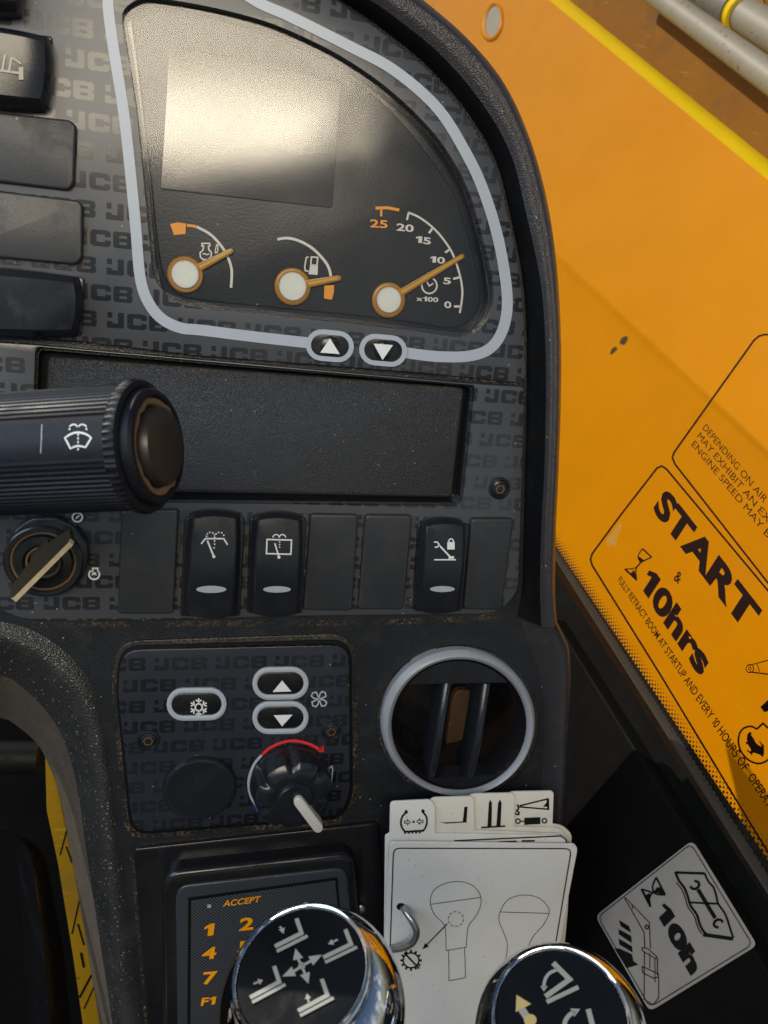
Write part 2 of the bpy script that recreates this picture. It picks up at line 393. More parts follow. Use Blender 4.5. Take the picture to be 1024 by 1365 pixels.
def loft(t, name, curves, mat, parent=None, n=80, sub=3, **kw):
    """curves: (pixel points, height); surface through them, smoothed across"""
    rows = [[t.p(*q, h) for q in resample(cr(c), n)] for c, h in curves]; full = []
    m = len(rows)
    for i in range(m-1):
        for k in range(sub):
            f = k/sub; r = []
            for a in range(n):
                g = lambda j: rows[min(max(j,0),m-1)][a]
                p0,p1,p2,p3 = g(i-1),g(i),g(i+1),g(i+2)
                r.append(.5*((2*p1)+(p2-p0)*f+(2*p0-5*p1+4*p2-p3)*f*f+(3*p1-p0-3*p2+p3)*f**3))
            full.append(r)
    full.append(rows[-1]); vs = [v for r in full for v in r]
    fs = [(r*n+i, r*n+i+1, (r+1)*n+i+1, (r+1)*n+i) for r in range(len(full)-1) for i in range(n-1)]
    return mesh(t, name, vs, fs, mat, parent, ang=60, **kw)
def art(t, name, mat, h, strokes=(), fills=(), parent=None, zf=None, thick=0.0, **kw):
    """flat print: strokes = (pixel path, width, closed), fills = pixel polygons"""
    vs = []; fs = []
    def P(q):
        hh = h(q[0], q[1]) if callable(h) else h; return t.p(q[0], q[1], hh)
    for path, w, closed in strokes:
        path = [Vector((p[0], p[1])) for p in path]; m = len(path); b = len(vs)
        for i in range(m):
            a = path[i-1] if (i or closed) else path[0]; c = path[(i+1) % m] if (i < m-1 or closed) else path[-1]
            d = (path[i]-a).normalized() if (path[i]-a).length > 1e-6 else Vector((0,0)); e = (c-path[i]).normalized() if (c-path[i]).length > 1e-6 else Vector((0,0))
            k = d+e; k = k.normalized() if k.length > 1e-6 else d
            nn = Vector((-k.y, k.x)); s = w/2/max(.45, (nn.dot(Vector((-d.y, d.x))) if d.length else 1))
            vs += [P(path[i]+nn*s), P(path[i]-nn*s)]
        for i in range(m if closed else m-1):
            j = (i+1) % m; fs.append((b+2*i, b+2*j, b+2*j+1, b+2*i+1))
    for f in fills:
        b = len(vs); vs += [P(q) for q in f]; fs.append(tuple(range(b, b+len(f))))
    o = mesh(t, name, vs, fs, mat, parent, smooth=False, **kw)
    return o
_tc = {}
THIN = [(.36,0),(.54,0),(.54,1),(.40,1),(.12,.80),(.12,.68),(.36,.80)]
ONE = [(.30,0),(.66,0),(.66,1),(.38,1),(.06,.80),(.06,.58),(.30,.70)]
def glyphs(body, bold):
    cu = bpy.data.curves.new('lettering', 'FONT'); cu.body = body; cu.offset = bold; cu.resolution_u = 4; cu.fill_mode = 'FRONT'
    o = bpy.data.objects.new('lettering', cu); C.objects.link(o); bpy.context.view_layer.update()
    me = bpy.data.meshes.new_from_object(o.evaluated_get(bpy.context.evaluated_depsgraph_get()))
    vs = [v.co.copy() for v in me.vertices]; fs = [tuple(p.vertices) for p in me.polygons]
    bpy.data.objects.remove(o); bpy.data.curves.remove(cu); bpy.data.meshes.remove(me); return vs, fs
def text_mesh(body, bold):
    """lettering normalised to its own box; the figure one is drawn with a flag"""
    if (body, bold) in _tc: return _tc[(body, bold)]
    z, _ = glyphs('0', bold); H = max(v.y for v in z); gap = .06
    import re
    V = []; F_ = []; x = 0.0
    for run in re.findall('1|[^1]+', body):
        if run == '1': vs = [Vector((a*H*.82, b*H)) for a, b in (ONE if bold > .018 else THIN)]; fs = [tuple(range(7))]
        else: vs, fs = glyphs(run, bold)
        a, b = min(v.x for v in vs), max(v.x for v in vs)
        x += .28*(len(run)-len(run.lstrip())) if x else 0
        k = len(V); V += [Vector((v.x-a+x, v.y)) for v in vs]; F_ += [tuple(i+k for i in f) for f in fs]
        x += b-a+gap+.28*(len(run)-len(run.rstrip()))
    x0, x1 = min(v.x for v in V), max(v.x for v in V); y0, y1 = min(v.y for v in V), max(v.y for v in V)
    _tc[(body, bold)] = ([((v.x-x0)/(x1-x0), (v.y-y0)/(y1-y0)) for v in V], F_); return _tc[(body, bold)]
def text(t, body, bl, br, tl, mat, h, bold=0.0, tr=None, name='lettering', parent=None):
    uv, fs = text_mesh(body, bold); A, B, D = t.p(*bl, h), t.p(*br, h), t.p(*tl, h)
    E = t.p(*tr, h) if tr else B+D-A
    vs = [A*(1-u)*(1-v)+B*u*(1-v)+E*u*v+D*(1-u)*v for u, v in uv]
    return mesh(t, name, vs, fs, mat, parent, smooth=False)
def lathe(t, name, prof, n, c, mat, parent=None, ax=None, rmod=None, **kw):
    """prof: (r, z) about axis ax through local point c"""
    ax = Vector(ax or (0,0,1)).normalized(); a1 = ax.orthogonal().normalized() if abs(ax.z) < .999 else Vector((1,0,0)); a2 = ax.cross(a1); vs = []; fs = []
    for k, (r, z) in enumerate(prof):
        for i in range(n):
            a = 2*math.pi*i/n; rr = r*(rmod(a, k) if rmod else 1); vs.append(Vector(c)+a1*(rr*math.cos(a))+a2*(rr*math.sin(a))+ax*z)
    for k in range(len(prof)-1):
        for i in range(n): j = (i+1) % n; fs.append((k*n+i, k*n+j, (k+1)*n+j, (k+1)*n+i))
    if prof[0][0] > 1e-7: fs.append(tuple(range(n)))
    if prof[-1][0] > 1e-7: fs.append(tuple((len(prof)-1)*n+i for i in range(n)))
    return mesh(t, name, vs, fs, mat, parent, **kw)
def tube(t, name, pts, r, mat, parent=None, n=14, **kw):
    pts = [Vector(p) for p in pts]; vs = []; fs = []; up = None
    for i, p in enumerate(pts):
        d = (pts[min(i+1, len(pts)-1)]-pts[max(i-1, 0)]).normalized()
        if up is None: up = d.orthogonal().normalized()
        up = (up-d*up.dot(d)).normalized(); s = d.cross(up)
        for k in range(n): a = 2*math.pi*k/n; vs.append(p+up*(r*math.cos(a))+s*(r*math.sin(a)))
    for i in range(len(pts)-1):
        for k in range(n): j = (k+1) % n; fs.append((i*n+k, i*n+j, (i+1)*n+j, (i+1)*n+k))
    fs += [tuple(range(n)), tuple((len(pts)-1)*n+k for k in range(n))]
    return mesh(t, name, vs, fs, mat, parent, **kw)
def dirt(t, path, w, h, parent, closed=False):
    p = [Vector(q) for q in path]
    return art(t, 'dust_line', 'dirt', h, [(p, w, closed)], parent=parent)
def Z(ox, oy, s): return lambda x, y: (ox+x/s, oy+y/s)

exec_parts = True
# ================================================================ DASHBOARD
dash = T('dashboard', 'black moulded telehandler dashboard and side console with printed grey fascia', 'dashboard', DASH, 420, 900, -.004)
RIM_IN = [(380,-45),(467,8),(506,35),(569,86),(623,148),(662,215),(684,300),(697,370),(702,430),(703,520),(701,620),(699,700),(697,780),(690,822)]
RIM_A  = [(395,-60),(480,-8),(523,20),(587,72),(641,135),(681,205),(703,290),(719,365),(726,430),(728,520),(726,620),(722,700),(720,780),(722,835)]
RIM_T  = [(405,-72),(495,-22),(541,7),(604,58),(656,120),(693,190),(716,275),(730,355),(737,430),(738,520),(735,620),(731,700),(730,780),(736,836)]
RIM_O  = [(420,-88),(515,-36),(560,0),(619,50),(668,108),(702,177),(726,258),(740,344),(746,425),(747,520),(744,620),(740,710),(739,790),(742,832)]
RIM_X  = [(422,-92),(517,-40),(561,-3),(620,48),(669,106),(703,176),(727,257),(741,343),(747,425),(748,520),(745,620),(741,710),(740,790),(743,832)]
body_px = [(-700,-800),(100,-800),(280,-400),(400,-75)] + RIM_T[1:] + [(750,856),(753,900),(752,940),(749,1025),(747,1098),(744,1300),(740,1480),(200,1480),(176,1365),(165,1255),(153,1131),(142,1028),(127,945),(102,893),(55,850),(0,830),(-90,815),(-700,780)]
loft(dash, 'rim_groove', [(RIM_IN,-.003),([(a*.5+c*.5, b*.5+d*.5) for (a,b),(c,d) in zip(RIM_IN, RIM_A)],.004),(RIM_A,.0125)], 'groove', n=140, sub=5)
loft(dash, 'rim', [(RIM_A,.0125),(RIM_T,.0150),(RIM_O,.008),(RIM_X,-.05)], 'ridge', n=140, sub=6)
# lower right corner of the moulding
LR_IN = [(690,815),(700,850),(712,880),(722,920),(724,960),(722,1025),(718,1098),(712,1200),(706,1480)]
LR_A  = [(718,828),(728,858),(737,884),(741,920),(741,960),(739,1025),(737,1098),(732,1200),(726,1480)]
LR_T  = [(735,830),(744,852),(751,870),(753,905),(752,945),(750,1025),(747,1098),(744,1200),(738,1480)]
LR_O  = [(741,828),(751,848),(758,866),(760,905),(758,945),(755,1025),(752,1098),(749,1200),(743,1480)]
loft(dash, 'rim', [(LR_IN,-.0045),(LR_A,.003),(LR_T,.006),(LR_O,.002),([(a+1,b) for a,b in LR_O],-.06)], 'ridge', n=90, sub=4)
# left lip and side wall of the console
L0 = [(-90,836),(0,846),(52,868),(98,908),(122,955),(137,1030),(148,1131),(160,1255),(174,1365),(186,1480)]
L1 = [(-90,818),(0,826),(60,846),(110,890),(136,945),(150,1030),(162,1131),(176,1255),(190,1365),(204,1480)]
L2 = [(-90,852),(0,862),(40,880),(82,918),(106,960),(122,1032),(134,1131),(148,1255),(162,1365),(176,1480)]
L3 = [(-90,890),(0,900),(28,915),(62,948),(84,985),(102,1045),(116,1140),(134,1260),(150,1365),(164,1480)]
L4 = [(-90,945),(0,957),(22,967),(50,992),(66,1022),(80,1062),(97,1150),(116,1262),(133,1365),(150,1480)]
loft(dash, 'console_lip', [(L1,-.0045),(L0,-.001),(L2,-.004),(L3,-.020)], 'lip', n=90, sub=4)
loft(dash, 'side_wall', [(L3,-.020),(L4,-.075)], 'wall', n=90, sub=3)
# printed fasciae
ux = (Vector(DASH.loc(190,462))-Vector(DASH.loc(281,470))).length
uy = (Vector(DASH.loc(60,273))-Vector(DASH.loc(60,420))).length/4
up0 = dash.p(190,474)
M['fascia'] = jcb_print('fascia_film', (.055,.060,.070), (.010,.011,.015), ux, uy, up0.x, up0.y, .34, .19, .4, .7)
hp0 = dash.p(205,900)
UPPER = [(-90,-120),(300,-120),(380,-52)] + [(a-3,b+3) for a,b in RIM_IN[1:9]] + [(701,505),(697,511),(560,497),(260,474),(109,455),(-90,443)]
LENS_O = cr([(166,12),(163,30),(168,59),(181,140),(190,225),(195,278),(200,329),(205,367),(221,392),(241,405),(268,410),(350,420),(480,433),(557,442),(616,449),(645,433),(658,404),(656,370),(645,322),(623,250),(584,184),(526,125),(467,82),(409,51),(350,27),(280,9),(215,-2),(187,-2)], 4, True)
LENS_I = cr([(182,12),(175,25),(176,40),(184,100),(199,230),(206,300),(214,355),(224,380),(245,396),(300,404),(480,422),(560,432),(604,438),(628,428),(642,404),(639,363),(622,299),(604,250),(557,184),(506,129),(428,74),(350,41),(290,21),(242,9),(200,4)], 4, True)
rk_px = [[(-60,28),(51,41),(66,55),(71,90),(66,130),(58,152),(-60,137)],[(-60,350),(107,367),(112,372),(115,402),(109,443),(101,451),(-60,445)]]
fu = slab(dash, 'fascia_panel', UPPER, -.0038, .0010, .0006, 'fascia', holes=[LENS_O], hole_h=-.010, seg=2, label='upper grey fascia film with rows of printed lettering')
REC_O = rp([(47,461),(634,511),(616,675),(40,668)], [10,10,16,10])
LOWER = rp([(-90,450),(41,459),(636,512),(700,516),(697,600),(692,760),(690,790),(664,818),(406,821),(225,826),(64,828),(26,824),(0,812),(-90,790)], [0,6,4,8,0,6,18,24,0,0,20,20,10,0])
fl = slab(dash, 'fascia_panel', LOWER, -.0038, .0006, .0006, 'fascia', holes=[REC_O], hole_h=-.012, seg=2, label='lower grey fascia film around the open tray and switch row')
slab(dash, 'console_face', body_px, -.045, -.004, 0, 'body', holes=[ell(611,964,96,92,60,rot=-6), cr([(172,14),(168,30),(174,59),(196,225),(206,329),(212,365),(245,400),(480,427),(612,443),(638,430),(650,404),(648,372),(638,322),(617,253),(579,189),(520,130),(409,58),(280,16),(192,5)],3,True), rp([(52,466),(628,515),(612,670),(44,664)],8)], hole_h=-.012)
ins = slab(dash, 'tray_insert', rp([(62,474),(621,516),(604,665),(52,655)], [10,8,8,8]), -.016, -.0065, .0025, 'tray')
slab(dash, 'tray_floor', rp([(40,455),(640,505),(622,682),(30,675)], 8), -.018, -.0115, 0, 'void')
dirt(dash, [(70,478),(300,497),(612,519)], 5, -.0062, ins); dirt(dash, [(230,668),(420,672),(600,671),(608,655)], 6, -.0110, ins)
dirt(dash, [(40,833),(160,832),(300,831),(500,830),(640,824),(672,818)], 8, -.0036, fl)
dirt(dash, [(112,456),(260,476),(560,499),(700,513)], 2.2, .0013, fu)
# pale line looping round the instruments
LN = cr([(411,457),(340,449),(268,440),(241,437),(216,425),(198,403),(187,370),(181,303),(175,240),(165,150),(150,55),(144,0),(150,-34),(185,-52),(250,-42),(318,-12),(350,6),(389,23),(467,62),(526,94),(584,145),(623,207),(645,255),(663,313),(674,372),(676,413),(668,445),(651,466),(622,475),(580,475),(540,470)], 6)
art(dash, 'outline_stripe', 'line', .0014, [(LN, 14.5, False)], parent=fu)
def menu_button(cx, cy, up):
    b = slab(dash, 'menu_button', pill(cx,cy,56,34,5), .0008, .0018, .0004, 'gloss')
    ring(dash, 'button_ring', pill(cx,cy,64,42,5), pill(cx,cy,51,29,5), .0008, .0022, 'line', b)
    c = dash.p(cx, cy, .0018)
    lathe(dash, 'button_dome', [(.0046,0),(.0044,.0008),(.003,.0014),(.0008,.0016),(0,.0016)], 24, c, 'gloss', b)
    tri = [(cx-13,cy+9),(cx+13,cy+11),(cx,cy-10)] if up else [(cx-13,cy-9),(cx+13,cy-7),(cx-1,cy+13)]
    art(dash, 'arrow_symbol', 'white', .0037, fills=[tri], parent=b)
menu_button(440,461,True); menu_button(511,467,False)
# blank switch covers
for q, r in [([(-60,143),(94,160),(102,168),(99,245),(92,254),(-60,236)],6),([(-60,247),(105,267),(111,274),(110,345),(101,353),(-60,338)],6),
             ([(162,680),(239,679),(231,818),(157,818)],6),([(414,685),(478,686),(469,814),(404,813)],6),([(487,686),(550,687),(538,812),(477,812)],6),([(628,691),(685,691),(668,813),(618,812)],6)]:
    slab(dash, 'blank_cover', rp(q, r), -.002, .0036, .0011, 'blank', hp=.003)
for a, b in [([(-20,345),(60,353),(101,358),(112,350),(115,300)],5),([(244,700),(241,760),(238,815)],5),([(329,700),(328,760),(325,815)],4),([(554,700),(549,760),(543,812)],5),([(410,700),(405,780)],4)]:
    dirt(dash, cr(a,5), b, .0014, fl)
def screw(t, u, v, r, parent=None, h=.0006):
    c = t.p(u, v, h); k = r*.00039
    s = lathe(t, 'screw', [(k*1.05,0),(k,.0008),(k*.86,.0010),(k*.74,-.0001),(k*.70,.0003),(k*.45,.0009)], 24, c, 'satin', parent)
    lathe(t, 'screw_socket', [(k*.46,.0003),(k*.44,.0010),(k*.36,.0010),(k*.30,.0004)], 6, c+Vector((.0001,-.0003,0)), 'copper', s)
screw(dash, 666, 651, 15)

# ---------------------------------------------------------------- instrument cluster
clu = T('instrument_cluster', 'rounded instrument cluster with blank display and three amber dial needles', 'instrument', DASH, 420, 240, -.011)
n_ = len(LENS_O)
slab(clu, 'bezel_tray', LENS_O, -.0125, -.0085, 0, 'gloss', hp=.0005)
df = slab(clu, 'dial_face', LENS_I, -.009, -.0068, .0008, 'dial', hp=-.004)
scr = slab(clu, 'display_screen', rp([(226,62),(350,82),(456,112),(443,277),(214,252)], [3,0,3,3,3]), -.0070, -.0060, .0002, 'screen')
hL = -.0064
Z3, Z4 = Z(180,240,3.413), Z(440,240,3.413)
art(clu, 'temperature_scale', 'white', hL, [([Z3(*q) for q in cr([(280,212),(340,245),(385,290),(420,345),(440,410),(437,490)],5)], 3.4, False)], parent=df)
art(clu, 'temperature_warning_zone', 'orange', hL, [([Z3(*q) for q in cr([(236,206),(258,208),(278,212)],3)], 3.6, False)], [[Z3(*q) for q in [(160,200),(195,193),(232,198),(230,245),(178,250)]]], parent=df)
eng = [(296,332),(310,318),(312,300),(305,300),(305,288),(340,288),(340,300),(334,302),(336,316),(348,330),(346,350),(332,362),(310,362),(298,350)]
art(clu, 'engine_symbol', 'white', hL, [([Z3(*q) for q in eng], 2.0, True), ([Z3(308,338),Z3(318,334),Z3(326,340),Z3(338,336)], 1.6, False), ([Z3(372,292),Z3(378,296),Z3(376,328),Z3(366,332),Z3(366,318),Z3(372,292)], 1.5, False)], parent=df)
art(clu, 'fuel_scale', 'white', hL, [([Z3(*q) for q in cr([(648,270),(690,264),(740,274),(800,305),(850,352),(880,395),(892,440)],5)], 3.6, False)], parent=df)
art(clu, 'fuel_warning_zone', 'orange', hL, [], [[Z3(*q) for q in [(862,480),(906,478),(905,510),(896,545),(860,538)]]], parent=df)
art(clu, 'fuel_pump_symbol', 'white', hL, [([Z3(*q) for q in [(790,415),(775,412),(772,395),(780,352),(790,350)]], 1.8, False), ([Z3(*q) for q in [(803,350),(832,352),(828,388),(800,386)]], 2.0, True)], [[Z3(*q) for q in [(797,386),(833,388),(831,432),(790,428)]]], parent=df)
art(clu, 'rev_scale', 'white', hL, [([Z4(*q) for q in [(350,182),(358,148)]+cr([(358,148),(410,172),(470,218),(520,275),(560,340),(590,430),(602,500),(598,560),(590,605)],4)], 2.7, False)]
    + [([Z4(*a),Z4(*b)], 3, False) for a, b in [((468,218),(450,242)),((545,315),(524,330)),((590,442),(560,450)),((600,575),(564,575))]], parent=df)
art(clu, 'rev_warning_zone', 'orange', hL, [([Z4(207,128),Z4(260,126),Z4(315,136)], 4, False), ([Z4(233,130),Z4(233,165)], 3, False)], parent=df)
for s_, a, b, c, mt in [('25',(182,215),(262,220),(182,178),'orange'),('20',(302,230),(380,238),(304,196),'white'),('15',(390,285),(458,295),(392,253),'white'),('10',(455,375),(522,382),(458,345),'white'),('5',(514,473),(550,475),(516,443),'white'),('0',(520,582),(552,584),(520,551),'white'),('x100',(392,550),(492,556),(393,528),'white')]:
    text(clu, s_, Z4(*a), Z4(*b), Z4(*c), mt, hL, .025, name='dial_number', parent=df)
art(clu, 'hour_meter_symbol', 'white', hL, [(ell(*Z4(452,480),10,10.5,24,-60,240),2.2,False), ([Z4(440,462),Z4(452,482),Z4(470,470)],1.8,False), ([Z4(447,420),Z4(446,440)],2.2,False)], parent=df)
def needle(cx, cy, R0, rh, tx, ty, w):
    c = clu.p(cx, cy, -.005); d = Vector((tx-cx, ty-cy)); L = d.length; d.normalize(); nn = Vector((-d.y, d.x)); p = Vector((cx, cy))
    nd = slab(clu, 'needle', [p+d*(R0*.7)+nn*w*.62, p+d*(L-3)+nn*w*.42, p+d*L+nn*w*.2, p+d*L-nn*w*.2, p+d*(L-3)-nn*w*.42, p+d*(R0*.7)-nn*w*.62], -.0052, -.0044, .0002, 'needle')
    slab(clu, 'needle_core', [p+d*(R0*.9)+nn*w*.22, p+d*(L-4)+nn*w*.16, p+d*(L-4)-nn*w*.16, p+d*(R0*.9)-nn*w*.22], -.0045, -.0042, 0, 'needle2', nd)
    k = (clu.p(cx+10, cy, -.004)-clu.p(cx, cy, -.004)).length/10
    lathe(clu, 'needle_hub', [(R0*k,0),(R0*k,.0010),(R0*k*.93,.0014),(rh*k*1.12,.0014),(rh*k*1.10,.0011)], 40, c-Vector((0,0,.0009)), 'needle', nd)
    lathe(clu, 'hub_cap', [(rh*k*1.02,0),(rh*k*1.02,.0016),(rh*k*.95,.0020),(0,.0020)], 40, c-Vector((0,0,.0005)), 'hubwhite', nd, ang=15)
needle(247,366,24,18,311,333,9); needle(390,382,24,18,455,370,9); needle(518,400,22,16,619,340,8)
slab(clu, 'lens', LENS_O, -.0035, -.0028, 0, 'lens', hp=-.002)

# ---------------------------------------------------------------- rocker switches
def grid_rocker(t, name, q, hh, mat, hb=-.002, arc=.0030, k=.17, horiz=False, tilt=0):
    """q: four pixel corners (tl, tr, br, bl); facetted cap with barrel top"""
    sa = [-1,-.985,-.95,-.80,-.74,-.4,0,.4,.74,.80,.95,.985,1]; sb = [-1,-.99,-.97,-.92,-.8,-.6,-.4,-.2,0,.2,.4,.6,.8,.92,.97,.99,1]
    if horiz: sa, sb = sb, sa
    tl, tr, br, bl = [Vector(x) for x in q]; vs = []; fs = []
    fa = lambda d: (d/.02)*.45 if d < .02 else (.45+.25*(d-.02)/.03 if d < .05 else (.70+.27*(d-.05)/.16 if d < .21 else min(1, .97+.03*(d-.21)/.06)))
    fb = lambda d: (d/.012)*.5 if d < .012 else (.5+.3*(d-.012)/.02 if d < .032 else min(1, .8+.2*(d-.032)/.05))
    for b in sb:
        for a in sa:
            X = a*math.sqrt(1-k*b*b); Y = b*math.sqrt(1-k*a*a); s, r = (X+1)/2, (Y+1)/2
            uv = (tl*(1-s)+tr*s)*(1-r)+(bl*(1-s)+br*s)*r
            lx, ly = (b, a) if horiz else (a, b)
            z = hb + (hh-hb + arc*(1-ly*ly) + tilt*ly)*fa(1-abs(lx))*fb(1-abs(ly))
            p = t.p(uv.x, uv.y, hh*.8); vs.append(Vector((p.x, p.y, z-t.o.z)))
    n = len(sa)
    for j in range(len(sb)-1):
        for i in range(n-1): fs.append((j*n+i, j*n+i+1, (j+1)*n+i+1, (j+1)*n+i))
    return mesh(t, name, vs, fs, mat, ang=22)
def rocker(label, q, hh, frame, horiz=False, arc=.0030, **kw):
    cx, cy = sum(a for a, b in q)/4, sum(b for a, b in q)/4
    t = T('rocker_switch', label, 'switch', DASH, cx, cy, -.002, group='rocker switches in the dashboard fascia')
    slab(t, 'switch_bezel', rp(frame, 6), -.002, .0022, .0006, 'satin')
    t.cap = grid_rocker(t, 'rocker_cap', q, hh, 'satin', arc=arc, horiz=horiz, **kw); return t
HR = .0075
w1 = rocker('upright black rocker switch with front windscreen wiper and spray symbol', [(249,681),(325,681),(318,828),(241,826)], HR, [(246,690),(327,690),(320,822),(240,822)])
w2 = rocker('upright black rocker switch with square rear window wiper symbol', [(335,683),(408,684),(402,826),(328,824)], HR, [(333,690),(409,690),(403,818),(329,818)])
w3 = rocker('upright black rocker switch with padlock and boom tool symbol', [(560,692),(625,692),(615,821),(551,820)], HR, [(557,698),(627,698),(616,815),(551,815)])
a1 = rocker('wide black rocker switch with pale axle steering symbol at the left edge', [(-90,26),(72,42),(64,152),(-90,132)], .010, [(-90,32),(70,48),(64,146),(-90,130)], horiz=True, arc=.004)
a2 = rocker('wide plain black rocker switch just above the wiper stalk', [(-90,348),(112,364),(108,453),(-90,446)], .010, [(-90,352),(113,370),(109,448),(-90,440)], horiz=True, arc=.004)
a0 = rocker('black rocker switch cut off by the top left corner', [(-90,-110),(30,-95),(30,24),(-90,10)], .010, [(-90,-100),(28,-90),(28,20),(-90,8)], horiz=True, arc=.004)
hT = HR+.0016
Z7, Z8 = Z(0,640,3.103), Z(320,640,2.327)
hs = lambda cy, hy: (lambda u, v: HR+.0030*(1-((v-cy)/hy)**2)+.0003)
def dots(Zf, pts, r=1.2): return [ell(*Zf(*q), r, r, 8) for q in pts]
g = hs(754,72)
art(w1, 'wiper_symbol', 'white', g, [([Z7(832,264),Z7(850,242),Z7(926,242),Z7(942,268)],2.0,False), ([Z7(858,250),Z7(884,314)],2.4,False)], dots(Z7,[(855,232),(858,222),(868,216),(880,218),(888,226),(888,236),(895,222),(905,216),(918,218),(926,228),(888,252),(888,265),(886,280)],1.15)+[ell(*Z7(885,316),2.2,2.2,12)], parent=w1.cap)
art(w1, 'indicator_window', 'line', g, [], [ell(*Z7(874,452),20,4.8,32)], parent=w1.cap)
g = hs(754,71)
art(w2, 'rear_wiper_symbol', 'white', g, [([Z8(*q) for q in [(84,184),(160,186),(158,230),(82,228)]],1.9,True), ([Z8(108,196),Z8(121,238)],2.0,False), (ell(*Z8(112,178),4.2,4,8,180,360),1.5,False), (ell(*Z8(132,178),4.2,4,8,180,360),1.5,False)], dots(Z8,[(123,192),(123,200),(123,208)],1.0)+[ell(*Z8(121,239),2.2,2.2,12)], parent=w2.cap)
art(w2, 'indicator_window', 'line', g, [], [ell(*Z8(115,339),18.5,4.3,32)], parent=w2.cap)
g = hs(757,64)
art(w3, 'tool_lock_symbol', 'white', g, [([Z8(620,204),Z8(652,238)],2.2,False), ([Z8(602,247),Z8(670,247)],1.7,False), ([Z8(602,192),Z8(612,192),Z8(618,200),Z8(612,208),Z8(604,208)],1.7,False), (ell(*Z8(655,192),3.3,4.2,10,180,360),1.6,False)], [[Z8(*q) for q in [(643,192),(666,192),(666,215),(643,215)]], [Z8(*q) for q in [(648,236),(664,236),(664,244),(646,244)]]], parent=w3.cap)
art(w3, 'indicator_window', 'line', g, [], [ell(*Z8(628,338),16.5,4.0,32)], parent=w3.cap)
Z1 = Z(0,0,2.56)
ga = lambda u, v: .0104+.004*(1-((u+9)/81)**2)
art(a1, 'axle_symbol', 'dimwhite', ga, [([Z1(0,240),Z1(72,250)],3.2,False), ([Z1(72,228),Z1(72,272)],6,False), ([Z1(18,185),Z1(8,240)],3,False), ([Z1(40,195),Z1(30,248)],3,False), ([Z1(40,196),Z1(72,218)],2.4,False)], parent=a1.cap)

# ---------------------------------------------------------------- ignition
ign = T('ignition_switch', 'round black ignition lock with dusty rings below the stalk', 'switch', DASH, 62, 742, .0006)
c0 = ign.p(62, 742, .0006); k = .000375
octo = [(62+58*math.cos(math.radians(a+12)), 742+55*math.sin(math.radians(a+12))) for a in range(0,360,30)]
hb = slab(ign, 'lock_nut', rp(octo, 10, 3), .0006, .0060, .0014, 'satin')
lathe(ign, 'lock_collar', [(47*k,.004),(47*k,.0072),(45*k,.0078),(40*k,.0078),(39*k,.0064)], 48, c0, 'satin', hb)
lathe(ign, 'dust_ring', [(39.5*k,.0056),(39*k,.0068),(36.5*k,.0069),(35.5*k,.0056)], 48, c0, 'dirty', hb)
lathe(ign, 'lock_barrel', [(35.5*k,.004),(35.5*k,.0074),(34*k,.0084),(24*k,.0088),(23*k,.0076),(21*k,.0074)], 48, c0, 'gloss', hb)
lathe(ign, 'dust_ring', [(21*k,.007),(20.5*k,.0080),(18.5*k,.0080),(18*k,.007)], 40, c0, 'dirty', hb)
slab(ign, 'key_slot', rp([(34,756),(68,722),(80,732),(46,768)], 4), .006, .0086, .0004, 'void')
Zi = Z(0,680,6.827)
art(ign, 'off_symbol', 'white', .0011, [(ell(*Zi(705,65),6.6,6.0,24),2.3,True), ([Zi(690,78),Zi(722,50)],2.2,False)])
art(ign, 'engine_symbol', 'white', .0011, [(ell(*Zi(858,585),7.0,6.6,24,-50,230),2.4,False), ([Zi(*q) for q in [(832,560),(845,552),(845,530),(890,530),(890,552),(900,560)]],2.2,False)], [[Zi(*q) for q in [(835,600),(840,572),(858,562),(876,572),(880,600),(866,588),(850,588)]]])
key = T('ignition_key', 'worn brass key standing in the ignition lock', 'key', DASH, 58, 748, .008)
def kp(u, v, h): return key.p(u, v, h)
A, B = kp(97,722,.030), kp(17,802,.030); ed = (B-A).normalized(); nn = Vector((-ed.y, ed.x, 0))
th = .0011
def keyplate(name, poly, mat, parent=None, th=th):
    vs = []; n = len(poly)
    for s in (-1, 1): vs += [A+ed*x+Vector((0,0,z))+nn*(th*s+z*.28) for x, z in poly]
    fs = [tuple(range(n)), tuple(range(n, 2*n))]+[(i, (i+1) % n, n+(i+1) % n, n+i) for i in range(n)]
    return mesh(key, name, vs, fs, mat, parent, ang=40)
Lk = (B-A).length
bow = keyplate('key_bow', [(0,-.002),(.002,0),(Lk-.002,0),(Lk,-.002),(Lk,-.010),(Lk*.80,-.014),(Lk*.66,-.016),(Lk*.36,-.016),(Lk*.2,-.014),(0,-.010)], 'keyside')
keyplate('key_edge', [(0,-.0014),(.001,.0003),(Lk-.001,.0003),(Lk,-.0014)], 'brass', bow, th=.00105)
keyplate('key_blade', [(Lk*.36,-.015),(Lk*.66,-.015),(Lk*.66,-.028),(Lk*.36,-.028)], 'keyside', bow, th=.0010)

